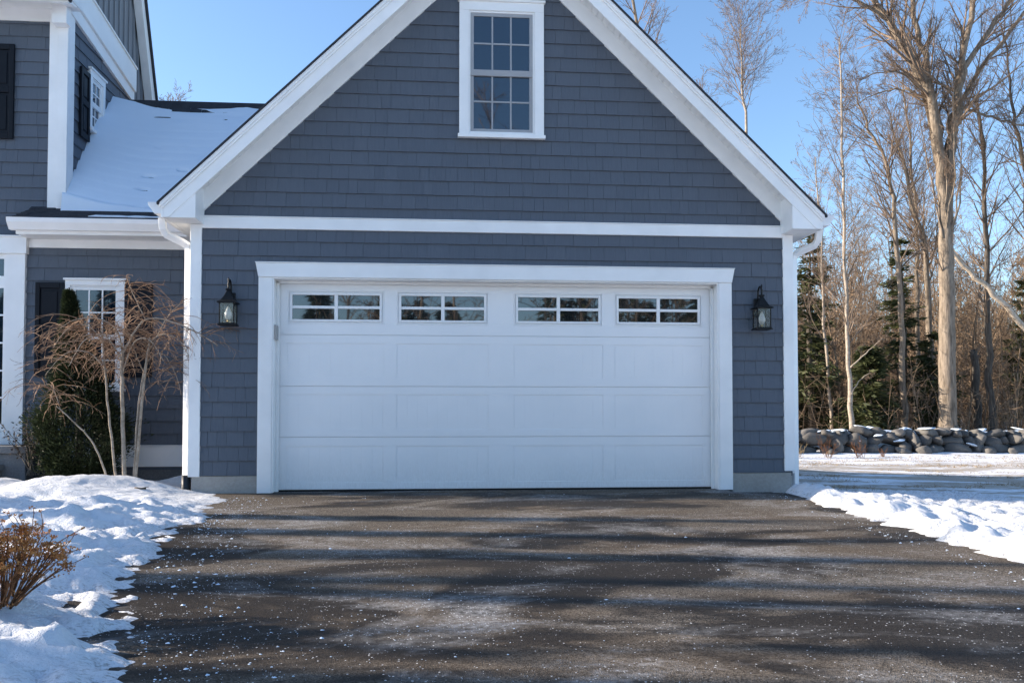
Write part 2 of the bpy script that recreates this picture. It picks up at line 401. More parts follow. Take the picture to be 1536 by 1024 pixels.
for s in (-1, 1):
    mb = MB(); mb.prism([(s*x, z) for x, z in [(0, T(0)-.358), (3.2, T(3.2)-.358), (3.2, T(3.2)-.13), (0, T(0)-.13)]], -.034, .003); mb.build('rake_frieze', 'white_trim', G, bevel=.004)
    mb = MB(); mb.prism([(s*x, z) for x, z in [(0, T(0)-.25), (3.449, 2.868), (3.5, 2.868), (3.5, T(3.5)-.026), (0, T(0)-.026)]], -.36, -.33)
    mb.prism([(s*x, z) for x, z in [(0, T(0)-.105), (3.515, T(3.515)-.105), (3.515, T(3.515)-.0255), (0, T(0)-.0255)]], -.378, -.3605)
    mb.prism([(s*x, z) for x, z in [(0, T(0)-.075), (3.53, T(3.53)-.075), (3.53, T(3.53)-.0245), (0, T(0)-.0245)]], -.392, -.3785)
    mb.build('rake_fascia', 'white_trim', G, bevel=.004)
    mb = MB(); x = .02
    while x < 3.18:
        x2 = min(x+.062, 3.19); mb.prism([(s*xx, z) for xx, z in [(x+.002, T(x+.002)-.135), (x2-.002, T(x2-.002)-.135), (x2-.002, T(x2-.002)-.12), (x+.002, T(x+.002)-.12)]], -.33, 0); x += .062
    mb.prism([(s*xx, z) for xx, z in [(0, T(0)-.122), (3.3, T(3.3)-.122), (3.3, T(3.3)-.115), (0, T(0)-.115)]], -.33, .0)
    mb.build('rake_soffit', 'soffit_white', G)
    mb = MB(); mb.prism([(s*x, z) for x, z in [(3.18, 2.868), (3.5, 2.868), (3.5, T(3.5)-.15), (3.18, T(3.18)-.15)]], -.352, -.326)
    a, b = sorted((s*3.18, s*3.206)); mb.box(a, b, -.326, -.001, 2.8685, T(3.18)-.13)
    mb.build('eave_return', 'white_trim', G, bevel=.003)
    mb = MB(); y = -.32
    while y < DEP:
        a, b = sorted((s*3.206, s*3.5)); mb.box(a, b, y+.002, min(y+.082, DEP)-.002, 2.872, 2.886); y += .082
    a, b = sorted((s*3.206, s*3.5)); mb.box(a, b, -.32, DEP, 2.8845, 2.892); mb.build('eave_soffit', 'soffit_white', G)
    mb = MB(); a, b = sorted((s*3.5, s*3.522)); mb.box(a, b, -.36, DEP+.3, 2.868, 3.03); mb.build('eave_fascia', 'white_trim', G)
    gx = s*3.523
    prof = [(gx, 2.905), (gx+s*.07, 2.905), (gx+s*.09, 2.94), (gx+s*.125, 2.985), (gx+s*.135, 3.02), (gx+s*.125, 3.022), (gx, 3.022)]
    mb = MB(); mb.prism(prof, -.36, DEP+.3); g = mb.build('gutter', 'gutter_white', G, bevel=.003)
    rr = [(-.9, -.75), (.9, -.75), (1, -.6), (1, .6), (.9, .75), (-.9, .75), (-1, .6), (-1, -.6)]
    bot = .17 if s < 0 else -.09
    mb = MB(); mb.tube([(s*3.585, -.12, 2.91), (s*3.58, -.10, 2.80), (s*3.555, -.06, 2.745), (s*3.42, .04, 2.685), (s*3.375, .07, 2.655), (s*3.362, .075, 2.60), (s*3.362, .075, 1.4), (s*3.362, .075, bot)], .036, prof=rr)
    ds = mb.build('downspout', 'gutter_white', G, bevel=0)
    if s < 0:
        mb = MB(); mb.tube([(s*3.362, .075, .19), (s*3.362, .07, -.1)], .05, 10); mb.build('drain_boot', 'dark_boot', G, True)
# roof
mb = MB()
for s in (-1, 1):
    mb.prism([(s*x, z) for x, z in [(0, T(0)), (3.555, T(3.555)), (3.555, T(3.555)-.024), (0, T(0)-.024)]], -.405, DEP+.35)
mb.build('roof', 'roof', G)
# door surround
mb = MB()
mb.prism([(-2.63, 2.464), (2.63, 2.464), (2.600, 2.312), (-2.600, 2.312)], -.056, .003)
mb.prism([(-2.638, 2.475), (2.638, 2.475), (2.630, 2.4645), (-2.630, 2.4645)], -.066, .003)
for s in (-1, 1):
    a, b = sorted((s*2.452, s*2.6)); mb.box(a, b, -.042, .003, 0.002, 2.3115)
    a, b = sorted((s*2.436, s*2.4515)); mb.box(a, b, -.036, .19, .002, 2.3115)
    a, b = sorted((s*2.402, s*2.4355)); mb.box(a, b, .096, .13, .002, 2.285)
mb.box(-2.436, 2.436, -.036, .19, 2.297, 2.3115); mb.box(-2.4355, 2.4355, .096, .13, 2.268, 2.2965)
mb.build('door_surround', 'white_trim', G, bevel=.003)
# garage door
GD = part('garage_door', G)
k = 1+.142/9.487; kx = lambda x: -.666+(x+.666)*k; kz = lambda z: .87+(z-.87)*k
YD = .142
cols = [(-2.298, -1.264), (-1.131, -.127), (.147, 1.143), (1.270, 2.270)]
zsec = [.018, .597, 1.143, 1.698, 2.33]; zsec = [kz(z) for z in zsec]; zsec[0] = .02
prow = [(.106, .497), (.676, 1.055), (1.232, 1.608)]
for i in range(4):
    mb = MB(); z0, z1 = zsec[i]+.003, zsec[i+1]-.003; xs0, xs1 = -2.433, 2.433
    if i < 3: pz0, pz1 = kz(prow[i][0]), kz(prow[i][1])
    else: pz0, pz1 = kz(1.815), kz(2.18)
    mb.box(xs0, xs1, YD, YD+.03, z0, pz0); mb.box(xs0, xs1, YD, YD+.03, pz1, z1)
    px = xs0
    for c0, c1 in cols:
        c0, c1 = kx(c0), kx(c1); mb.box(px, c0, YD, YD+.03, pz0, pz1); px = c1
        if i < 3:
            g = .011; nb = 9; w = (c1-c0-2*g)/nb
            mb.box(c0, c1, YD+.006, YD+.03, pz0, pz1)
            for q in range(nb):
                a = c0+g+q*w; mb.box(a+.0006, a+w-.0006, YD+.0046, YD+.0062, pz0+g, pz1-g)
    mb.box(px, xs1, YD, YD+.03, pz0, pz1)
    mb.box(xs0+.002, xs1-.002, YD+.012, YD+.029, z0-.005, z0+.002)
    mb.build('door_section', 'door_white', GD, bevel=.0012)
for c0, c1 in cols:
    c0, c1, pz0, pz1 = kx(c0), kx(c1), kz(1.815), kz(2.18)
    mb = MB(); mb.ring(c0, c1, pz0, pz1, .014, YD-.004, YD+.02); mb.ring(c0+.0145, c1-.0145, pz0+.0145, pz1-.0145, .012, YD+.006, YD+.02)
    mb.ring(c0+.027, c1-.027, pz0+.027, pz1-.027, .024, YD-.009, YD+.02)
    a0, a1, b0, b1 = c0+.051, c1-.051, pz0+.051, pz1-.051
    xm, zm = (a0+a1)/2, (b0+b1)/2
    mb.box(xm-.019, xm+.019, YD-.007, YD+.02, b0, b1); mb.box(a0, xm-.0195, YD-.007, YD+.02, zm-.015, zm+.015); mb.box(xm+.0195, a1, YD-.007, YD+.02, zm-.015, zm+.015)
    mb.build('window_frame', 'door_white', GD, bevel=.003)
    mb = MB(); mb.box(a0-.003, a1+.003, YD+.012, YD+.018, b0-.003, b1+.003); mb.build('window_pane', 'door_glass', GD)
mb = MB(); mb.box(-2.433, 2.433, YD+.004, YD+.03, .003, .018); mb.build('weather_seal', 'seal_black', GD)
mb = MB(); mb.box(-2.4335, -2.412, -.038, .09, 1.645, 1.80); mb.build('reflector_bracket', 'steel', GD, bevel=.003)
# gable window
def dh_window(parent, x0, x1, z0, z1, cw, sash_mat, y=0., xf=None, grid=(3, 2), head=.1, crown=True, name='window'):
    """x0..x1,z0..z1: opening in the casing. Facade at y, facing -y."""
    W = part(name, parent)
    mb = MB(xf); Y = lambda d: y-d
    mb.box(x0-cw, x0, Y(.045), Y(-.01), z0, z1); mb.box(x1, x1+cw, Y(.045), Y(-.01), z0, z1); mb.box(x0-cw, x1+cw, Y(.0455), Y(-.01), z1+.0003, z1+head)
    if crown: mb.box(x0-cw-.017, x1+cw+.017, Y(.066), Y(-.01), z1+head+.0003, z1+head+.026)
    mb.box(x0-cw-.015, x1+cw+.015, Y(.072), Y(-.01), z0-.055, z0-.0155); mb.box(x0-cw, x1+cw, Y(.05), Y(-.01), z0-.015, z0-.0003)
    mb.ring(x0+.0003, x1-.0003, z0+.0003, z1-.0003, .02, Y(.03), Y(-.01))
    mb.build('casing', 'white_trim', W, bevel=.003)
    a0, a1, b0, b1 = x0+.0205, x1-.0205, z0+.0205, z1-.0205; zm = (b0+b1)/2
    for lo, hi, d in ((zm-.018, b1, .022), (b0, zm+.018, .012)):
        mb = MB(xf); st = .036
        mb.ring(a0, a1, lo, hi, st, Y(d), Y(-.008))
        p0, p1, q0, q1 = a0+st, a1-st, lo+st, hi-st
        if d > .02: mb.box(a0+.001, a1-.001, Y(d+.006), Y(-.004), lo-.022, lo+.045)
        for i in range(1, grid[0]): xx = p0+(p1-p0)*i/grid[0]; mb.box(xx-.009, xx+.009, Y(d-.004), Y(-.006), q0, q1)
        for j in range(1, grid[1]):
            zz = q0+(q1-q0)*j/grid[1]
            for i in range(grid[0]):
                u0 = p0+(p1-p0)*i/grid[0]+(.0095 if i else 0); u1 = p0+(p1-p0)*(i+1)/grid[0]-(.0095 if i < grid[0]-1 else 0)
                mb.box(u0, u1, Y(d-.0042), Y(-.006), zz-.009, zz+.009)
        mb.build('sash', sash_mat, W, bevel=.002)
        mb = MB(xf); mb.box(p0-.003, p1+.003, Y(d-.012), Y(d-.014)+.012, q0-.003, q1+.003); mb.build('window_pane', 'window_glass', W)
    return W
dh_window(G, -.352, .379, 3.932, 5.298, .103, 'sash_grey', head=.1, name='gable_window')

# ------------------------------------------------------------------ LANTERNS
def lantern(cx, label):
    L = thing('wall_lantern', (cx, -.016, 1.99), label, 'wall lantern', 'black lanterns beside the garage door')
    cy = -.15; w = .072
    mb = MB(); mb.box(cx-.045, cx+.045, -.034, -.012, 1.93, 2.14); mb.build('backplate', 'black_metal', L, bevel=.008)
    mb = MB(); pts = [(cx, -.034, 2.10)]
    for i in range(9):
        a = PI*i/8; pts.append((cx, -.094+.056*math.cos(a), 2.19+.075*math.sin(a)))
    pts.append((cx, cy, 2.13)); mb.tube(pts, .0105, 8)
    mb.lathe([(.004, 2.285), (.010, 2.262), (.006, 2.24), (.013, 2.215), (.007, 2.19), (.009, 2.16)], cx, cy, 8)
    mb.build('arm', 'black_metal', L, True)
    mb = MB(); mb.lathe([(.030, 2.168), (.036, 2.160), (.036, 2.150), (.022, 2.143), (.030, 2.130), (.058, 2.085), (.094, 2.040), (.138, 2.022), (.140, 2.010), (.11, 2.006)], cx, cy, 4, PI/4)
    mb.build('cap', 'black_metal', L, bevel=.003)
    mb = MB()
    for sx in (-1, 1):
        for sy in (-1, 1): mb.box(cx+sx*w-.006, cx+sx*w+.006, cy+sy*w-.006, cy+sy*w+.006, 1.80, 2.006)
    mb.box(cx-w-.02, cx+w+.02, cy-w-.02, cy+w+.02, 1.775, 1.788); mb.box(cx-w-.01, cx+w+.01, cy-w-.01, cy+w+.01, 1.788, 1.800)
    mb.build('cage', 'black_metal', L, bevel=.003)
    mb = MB()
    for sx in (-1, 1):
        mb.box(cx+sx*w-.001, cx+sx*w+.001, cy-w+.006, cy+w-.006, 1.80, 2.006); mb.box(cx-w+.006, cx+w-.006, cy+sx*w-.001, cy+sx*w+.001, 1.80, 2.006)
    mb.build('lantern_glass', 'clear', L)
    mb = MB(); mb.lathe([(.004, 1.806), (.014, 1.812), (.014, 1.835)], cx, cy, 10); mb.build('socket', 'brass', L, True)
    mb = MB(); mb.lathe([(.012, 1.835), (.028, 1.852), (.040, 1.878), (.037, 1.905), (.023, 1.945), (.010, 1.972), (.002, 1.982)], cx, cy, 14); mb.build('bulb', 'bulb', L, True)
lantern(-2.887, 'black wall lantern on the left of the garage door, near the bare weeping tree')
lantern(2.904, 'black wall lantern on the right of the garage door, nearest the woods')

# ------------------------------------------------------------------ MAIN HOUSE
H = thing('main_house', (-7.5, 3.0, 0), 'grey-blue house behind the bare weeping tree, with dark shutters and a snowy side roof', 'house')
XS = -5.293; YW = 1.6; XL = -8.6; YB = 4.45
def side(u, d, z): return (XS-d, u, z)      # wall facing +x: u along y, d into the wall (negative is outward)
gam = [(1.25, 5.80), (1.95, 7.35), (2.95, 8.0), (3.86, 7.14), (4.47, 5.72)]
mb = MB(); mb.box(XL, XS-.004, YW+.004, YB-.1, .15, 5.9)
mb.prism_x([(YW+.01, 5.9), (YW+.35, 5.9), (YB-.1, 5.9-.0), (YB-.15, 5.75), (3.80, 7.05), (2.95, 7.86), (2.02, 7.25)], XL, XS-.004)
mb.box(XS-.004, -3.2, YW+.004, 3.3, .15, 3.0)
mb.prism_x([(YW+.02, 3.0), (3.3, 3.0), (3.3, 5.0), (3.13, 5.1)], XS-.004, -1.6)
mb.build('wall', 'siding', H)
mb = MB()
fr = MB(xf=lambda x, y, z: (x, y+YW, z))
shingles(fr, -8.55, -5.46, 3.0, 5.92, (), [(-8.2, -6.45, 4.0, 5.6)], seed=31)
shingles(fr, -5.76, -3.3, .44, 2.93, (), [(-5.2, -4.6, 1.15, 2.45)], seed=32)
shingles(fr, -8.55, -7.9, .44, 3.0, (), [], seed=35)
mb.v += fr.v; mb.f += fr.f; mb.build('shingle_siding', 'siding', H)
sd = MB(xf=side); shingles(sd, 1.66, 4.5, 3.0, 6.0, [(.35*.3, 1, 6.02)], [(2.25, 2.68, 4.55, 5.35)], seed=33)
sd.build('shingle_siding', 'siding', H)
# white band and board-and-batten gable on the side wall
sd = MB(xf=side)
def quadbar(m, p, d0, d1):
    n = len(p); m.add([(y, d0, z) for y, z in p]+[(y, d1, z) for y, z in p], [tuple(range(n)), tuple(range(2*n-1, n-1, -1))]+[(i, i+n, (i+1) % n+n, (i+1) % n) for i in range(n)])
quadbar(sd, [(1.45, 5.86), (3.85, 5.50), (3.85, 5.66), (1.45, 6.04)], -.045, -.002)
quadbar(sd, [(1.45, 6.043), (3.85, 5.663), (3.85, 6.0), (1.45, 6.38)], -.075, -.002)
quadbar(sd, [(1.45, 6.383), (3.85, 6.003), (3.85, 6.03), (1.45, 6.41)], -.095, -.002)
sd.build('frieze_band', 'white_trim', H, bevel=.004)
sd = MB(xf=side); quadbar(sd, [(1.5, 6.3), (3.86, 5.9), (3.86, 5.50), (4.42, 5.35), (4.42, 5.72), (3.84, 7.06), (2.95, 7.9), (1.98, 7.28)], -.014, -.003)
y = 1.75
while y < 4.4:
    top = min(7.86, 7.06+(3.84-y)*.93, 7.06-(y-3.84)*2.2) if y > 2.95 else 7.28+(y-1.98)*.6
    bot = 6.36-(y-1.5)*.158 if y < 3.85 else 5.45
    if top-bot > .1: quadbar(sd, [(y-.018, bot), (y+.018, bot), (y+.018, top), (y-.018, top)], -.034, -.0145)
    y += .19
sd.build('board_and_batten', 'batten', H)
sd = MB(xf=side); g2 = gam
def along(pts, w0, w1):
    out = []
    for i, (a, b) in enumerate(pts): out.append((a, b))
    return out
inner = [(1.47, 5.84), (2.06, 7.21), (2.95, 7.80), (3.76, 7.05), (4.33, 5.66)]
for i in range(4): quadbar(sd, [gam[i], gam[i+1], inner[i+1], inner[i]], -.16, -.04)
sd.build('rake_trim', 'white_trim', H, bevel=.004)
mb = MB(); outer = [(1.10, 5.82), (1.91, 7.41), (2.95, 8.08), (3.90, 7.19), (4.53, 5.70)]
for i in range(4): mb.prism_x([gam[i], gam[i+1], outer[i+1], outer[i]], XL-.3, XS+.19)
mb.build('roof', 'roof', H)
mb = MB(); mb.box(XL, XS+.17, 1.24, YW+.02, 5.86, 5.90); mb.box(XL, XS+.17, 1.20, 1.24, 5.78, 5.98); mb.box(XL, XS-.0, YW-.034, YW, 5.70, 5.86); mb.build('eave_soffit', 'soffit_white', H)
mb = MB(); mb.box(-5.49, -5.375, YW-.036, YW, 3.30, 5.86); mb.box(-5.3745, XS+.034, YW-.055, YW+.0, 3.28, 5.86); mb.box(XS, XS+.033, YW, YW+.15, 3.30, 5.86); mb.box(-5.40, XS+.07, YW-.20, YW-.055, 5.62, 5.86)
mb.build('corner_board', 'white_trim', H, bevel=.005)
# side window and shutters
dh_window(H, 2.30, 2.66, 4.62, 5.30, .075, 'white_trim', xf=side, grid=(2, 2), head=.08, name='side_window')
def shutter(x0, x1, z0, z1, y=YW, xf=None):
    mb = MB(xf); d = lambda v: y-v
    st = .055; zm = z0+(z1-z0)*.52
    mb.box(x0, x0+st, d(.052), d(.02), z0, z1); mb.box(x1-st, x1, d(.052), d(.02), z0, z1)
    for a, b in ((z0, z0+.075), (zm-.04, zm+.04), (z1-.07, z1)): mb.box(x0+st, x1-st, d(.0515), d(.02), a, b)
    for a, b in ((z0+.075, zm-.04), (zm+.04, z1-.07)):
        mb.box(x0+st, x1-st, d(.034), d(.02), a, b); mb.box(x0+st+.03, x1-st-.03, d(.044), d(.03), a+.035, b-.035)
    return mb.build('shutter', 'shutter_navy', H, bevel=.006)
shutter(-5.606, -5.262, 1.295, 2.455); shutter(-4.548, -4.215, 1.295, 2.450); shutter(-6.25, -5.90, 4.22, 5.40)
shutter(1.93, 2.215, 4.40, 5.30, y=0, xf=side)
dh_window(H, -5.195, -4.605, 1.17, 2.425, .062, 'white_trim', y=YW, head=.062, crown=True, name='wing_window')
dh_window(H, -7.6, -6.7, 4.22, 5.30, .1, 'white_trim', y=YW, head=.1, name='upper_window')
# wing eave, skirt, foundation
mb = MB(); mb.box(-5.70, -3.33, 1.24, YW, 2.99, 3.005); mb.build('wing_soffit', 'soffit_white', H)
mb = MB(); mb.box(-5.70, -3.33, YW-.035, YW, 2.885, 2.99); mb.box(-5.69, -3.34, 1.215, 1.2395, 2.98, 3.16); mb.build('wing_fascia', 'white_trim', H, bevel=.004)
mb = MB(); mb.prism_x([(1.215, 3.02), (1.15, 3.02), (1.13, 3.05), (1.09, 3.10), (1.08, 3.15), (1.09, 3.155), (1.215, 3.155)], -5.74, -3.56); mb.build('gutter', 'gutter_white', H, bevel=.003)
mb = MB(); mb.box(-5.15, -3.3, YW-.034, YW, .19, .445); mb.box(-5.15, -3.3, YW-.046, YW, .445, .457); mb.build('skirt_board', 'white_trim', H, bevel=.004)
mb = MB(); mb.box(XL, -3.3, YW+.01, YW+.2, -.4, .43); mb.build('foundation', 'granite', H)
# entry
mb = MB()
mb.box(-5.955, -5.725, YW-.06, YW, .56, 2.80); mb.box(-5.965, -5.715, YW-.075, YW, .43, .56); mb.box(-7.6, -5.70, YW-.09, YW, 2.80, 3.0); mb.box(-7.62, -5.685, YW-.11, YW, 3.0, 3.02)
mb.box(-7.55, -5.9555, YW-.03, YW, .43, .72); mb.box(-7.55, -5.9555, YW-.03, YW, 2.38, 2.53); mb.box(-7.55, -5.9555, YW-.03, YW, 2.74, 2.7995); mb.box(-5.985, -5.9555, YW-.031, YW, .72, 2.38); mb.box(-5.985, -5.9555, YW-.031, YW, 2.53, 2.74)
mb.box(-6.40, -6.33, YW-.031, YW, .72, 2.38); mb.box(-7.55, -7.33, YW-.06, YW, .43, 2.7995)
for z in (1.04, 1.37, 1.71, 2.05): mb.box(-6.33, -5.985, YW-.022, YW, z-.011, z+.011)
mb.build('entry_surround', 'white_trim', H, bevel=.004)
mb = MB(); mb.box(-6.33, -5.985, YW-.012, YW, .72, 2.38); mb.box(-7.33, -5.985, YW-.0125, YW, 2.53, 2.74); mb.build('sidelight_pane', 'window_glass', H)
mb = MB(); mb.box(-7.33, -6.40, YW-.02, YW, .45, 2.38); mb.build('entry_door', 'shutter_navy', H)
# wing roof: stepped courses of shingles, snow on top
rz = lambda y: 3.37+(y-1.6)*1.234 if y > 1.6 else 3.37+(y-1.6)*.44
mb = MB(); y = 1.10; rngr = random.Random(5)
while y < 3.14:
    y2 = min(y+.105, 3.16); xr = -1.3; xl = -5.68 if y < YW-.05 else XS
    x = xl-rngr.random()*.2
    while x < xr:
        w = rngr.choice((.16, .2, .26, .3)); a, b = max(x, xl), min(x+w-.003, xr); x += w
        if b-a < .01: continue
        t = .016+rngr.uniform(-.003, .004); yy2 = min(y2+.03, 3.15)
        mb.prism_x([(y, rz(y)-.01), (y, rz(y)+t), (yy2, rz(yy2)+.002), (yy2, rz(yy2)-.03)], a, b)
    y += .105
mb.prism_x([(1.14, rz(1.14)-.05), (1.14, rz(1.14)-.012), (1.6, rz(1.6)-.012), (3.14, rz(3.14)-.012), (3.14, rz(3.14)-.05), (1.6, rz(1.6)-.05)], XS, -1.3)
mb.prism_x([(3.05, rz(3.05)+.012), (3.14, rz(3.14)+.035), (3.23, rz(3.05)+.012), (3.14, rz(3.14)-.02)], XS, -1.3)
mb.prism_x([(3.14, rz(3.14)-.03), (3.14, rz(3.14)), (4.4, rz(3.14)-1.3), (4.4, rz(3.14)-1.35)], XS, -1.3)
WR = mb.build('wing_roof', 'roof', H)
V = []; Q = []; nx, ny = 190, 110
for j in range(ny):
    for i in range(nx):
        x = XS+.0+(3.4)*i/(nx-1); y = 1.48+(3.125-1.48)*j/(ny-1); u = (y-1.48)/1.645
        nz = noise.fractal(Vector((x*1.3, y*1.3, 3.3)), 1.0, 2.0, 4)
        wob = noise.fractal(Vector((x*2.5, 7.7, 1.0)), .8, 2, 3)*.05
        th = .034+.018*nz
        th *= min(1, max(0, (y-1.53-wob)/.04))
        # drift against the taller house wall
        dr = max(0, 1-(x-XS)/(1.25-.55*u)); th += .16*dr*dr*(1 if u > .05 else u/.05)
        # thin near the ridge, butts of the courses show
        k_ = max(0, (u-.62-.1*noise.noise(Vector((x*1.4, 3, 8))))/.38); th = th*(1-.62*min(1, k_))-.004*k_+.017*noise.noise(Vector((x*1.6, y*11, 2)))*k_
        saw = ((y-1.10) % .105)/.105; kk = max(0, (u-.55-.12*noise.noise(Vector((x*1.4, 3, 8))))/.45); th += .013*(1-saw)*(.35+.9*u)*(1-.6*dr)*max(0, 1-1.3*kk)
        hole = noise.noise(Vector((x*2.6+4, y*17, 9.1)))
        if hole > .50 and x > -4.6: th -= .09*(hole-.50)/.2
        zz = rz(y)+th
        V.append((x, y-.25*th, zz))
for j in range(ny-1):
    for i in range(nx-1): a = j*nx+i; Q.append((a, a+1, a+nx+1, a+nx))
o = quads('roof_snow', V, Q, 'roof_snow', WR, True)
# little ridge of old snow left in the wing eave
mb = MB(); rng = random.Random(3); pts = []; 
for i in range(15): pts.append((-4.85+i*.09, 1.19+rng.uniform(-.008, .008), rz(1.19)+.005+rng.uniform(0, .006)))
mb.tube(pts, [.004]+[.016+rng.uniform(-.005, .008) for _ in range(13)]+[.004], 6); mb.build('roof_snow', 'roof_snow', WR, True)

# ------------------------------------------------------------------ GROUND
def sstep(t): t = max(0., min(1., t)); return t*t*(3-2*t)
def gz(x, y):
    z = -.07
    z -= .13*sstep((x-3.2)/5)*sstep((y+4)/7)
    if y > 9: z += .10*sstep((y-9.0)/1.2)
    if y > 11: z += .13*sstep((y-11)/3)
    if y > 14: z += min(2.2, (y-14)*.028)
    if x > 2 and y > -3: z += .03*noise.noise(Vector((x*.5, y*.6, 1)))*sstep((x-3.3)/2)
    if -3.4 < x < 3.4 and y > -.2: z -= .05
    return z
def axis(lo, a, b, hi, d):
    out = []; v = a
    while v <= b: out.append(v); v += d
    t = d; v = b
    while v < hi: t *= 1.22; v += t; out.append(min(v, hi))
    t = d; v = a; pre = []
    while v > lo: t *= 1.22; v -= t; pre.append(max(v, lo))
    return pre[::-1]+out
gx_, gy_ = axis(-300, -8, 18, 300, .2), axis(-300, -10, 16, 500, .2)
V = [(x, y, gz(x, y)) for y in gy_ for x in gx_]; n = len(gx_)
Q = [(j*n+i, j*n+i+1, (j+1)*n+i+1, (j+1)*n+i) for j in range(len(gy_)-1) for i in range(n-1)]
tag(quads('ground', V, Q, 'ground', None, True), kind='structure')
# driveway
V = []; Q = []; ys = [.20-.12*i for i in range(90)]+[-11, -12.5, -14]; xs_ = [-3.15+6.3*i/60 for i in range(61)]
for y in ys:
    for x in xs_:
        e = .03*noise.noise(Vector((x*2, y*1.7, 4)))
        xx = x
        if x < -3.1 or x > 3.1: xx = x+e
        xx -= max(0, -y-.5)*.03*(1 if x > 0 else 0)*(x/3.15)
        V.append((xx, y, .0+.004*noise.noise(Vector((x*.9, y*.9, 8)))-(.05 if (abs(x) > 3.12) else 0)-(.03 if x > 2.6 and y > -.3 else 0)))
n = 61
for j in range(len(ys)-1):
    for i in range(n-1): a = j*n+i; Q.append((a, a+n, a+n+1, a+1))
tag(quads('driveway', V, Q, 'asphalt', None, True), kind='structure')
# snow banks
LE = [(2.2, -3.35), (.05, -3.30), (-.05, -2.92), (-.5, -2.80), (-1.6, -2.62), (-3.1, -2.46), (-4.65, -2.25), (-5.6, -1.92), (-6.1, -1.80), (-6.7, -1.56), (-8, -1.35), (-10, -1.3)]
def lerp_tab(tab, y):
    if y >= tab[0][0]: return tab[0][1]
    for (a, b), (c, d) in zip(tab, tab[1:]):
        if y >= c: return b+(d-b)*(a-y)/(a-c)
    return tab[-1][1]
N = lambda x, y, s, o=0.: noise.noise(Vector((x*s, y*s, o)))
def hl(x, y):
    e = lerp_tab(LE, y)
    e += .13*N(x*.25, y, 2.3, 5)+.055*noise.fractal(Vector((x*3.5, y*7, 2)), .8, 2, 4)
    s = e-x
    near = sstep((y+1.2)/.9)             # thinner, smoother right beside the garage corner
    rise = .085*sstep((s-.05)/.75)*(1-.75*near)+.018*sstep(s/.10)*(1-.4*near)
    rough = sstep((-.9-y)/1.2)
    h = rise-.014
    lum = noise.fractal(Vector((x*2.1, y*2.1, 1.7)), .9, 2.1, 4)
    h += lum*.075*sstep(s/.35)*(.25+.75*rough)
    rid = 1-abs(noise.noise(Vector((x*3.2, y*4.1, 6.2)))); h += .10*(rid-.75)*sstep(s/.3)*rough
    h += .028*noise.fractal(Vector((x*9, y*11, 3)), .8, 2, 3)*sstep(s/.1)*(.3+.7*rough)
    h += .16*math.exp(-(((x+3.98)/.55)**2+((y+.15)/.65)**2))+.16*math.exp(-(((x+5.45)/.5)**2+((y-.1)/.5)**2))+.16*math.exp(-(((x+4.5)/.45)**2+((y+.55)/.55)**2))
    h += .13*math.exp(-(((x+3.55)/.34)**2+((y-.95)/.28)**2))
    if -.25 < s < .02:                   # crumbs of ice thrown past the edge
        h = max(h, -.014+.03*(noise.fractal(Vector((x*5, y*22, 2)), .8, 2, 3)-.35-(-s)*1.6))
    return h
V = []; Q = []
xs_ = [-7.2+i*.032 for i in range(int(6.1/.032))]; ys = [1.55-j*.034 for j in range(int(11.2/.034))]; n = len(xs_)
for y in ys:
    for x in xs_: V.append((x, y, hl(x, y)))
V = np.array(V)
for j in range(len(ys)-1):
    for i in range(n-1):
        a = j*n+i
        if max(V[a, 2], V[a+1, 2], V[a+n, 2], V[a+n+1, 2]) > -.004: Q.append((a, a+n, a+n+1, a+1))
def compact(V, Q):
    Q = np.array(Q); u, inv = np.unique(Q.ravel(), return_inverse=True); return V[u], inv.reshape(-1, 4)
V, Q = compact(V, Q)
tag(quads('snow', V, Q, 'snow', None, True), 'lumpy shovelled snow bank left of the driveway, under the weeping tree', 'snow', kind='stuff')
RE = [(.3, 3.30), (-.35, 3.08), (-.9, 2.90), (-2.8, 2.69), (-3.9, 2.64), (-5.05, 2.50), (-7, 2.35), (-10, 2.2)]
def hr(x, y):
    e = lerp_tab(RE, y)+.05*N(x*.3, y, 2.0, 1)+.09*noise.fractal(Vector((x*2, y*6, 3)), .8, 2, 3)
    s = x-e
    w = .5+.22*max(0, -y-.5)
    h = .078*sstep(s/.28)*(1-.80*sstep((s-.3)/w))*sstep((-y+.25)/.9)-.02
    env = sstep(s/.12)*(1-.5*sstep((s-w)/1.2))
    h += env*.07*noise.fractal(Vector((x*2.6, y*2.6, 9)), .9, 2.1, 4)+env*.08*(1-abs(noise.noise(Vector((x*4, y*4.5, 2))))-.75)
    h += .026*noise.fractal(Vector((x*8, y*8, 3)), .7, 2, 4)*sstep(s/.1)
    h += .02*sstep(s/.1)*(1-sstep((s-w-1.)/1.5))
    h -= .20*sstep((s-w-1.2)/2.0)
    if y > -.6: h -= .05*sstep((y+.6)/.8)*sstep((s-.25)/.5)
    return h-.02
V = []; Q = []; xs_ = [2.0+i*.032 for i in range(int(5.6/.032))]; ys = [.35-j*.034 for j in range(int(10.2/.034))]; n = len(xs_)
for y in ys:
    for x in xs_: V.append((x, y, hr(x, y)))
V = np.array(V)
for j in range(len(ys)-1):
    for i in range(n-1):
        a = j*n+i
        lim = -.006 if V[a, 0] < 2.9 else -.12
        if max(V[a, 2], V[a+1, 2], V[a+n, 2], V[a+n+1, 2]) > lim: Q.append((a, a+n, a+n+1, a+1))
V, Q = compact(V, Q)
tag(quads('snow', V, Q, 'snow', None, True), 'sunlit snow bank along the right edge of the driveway', 'snow', kind='stuff')
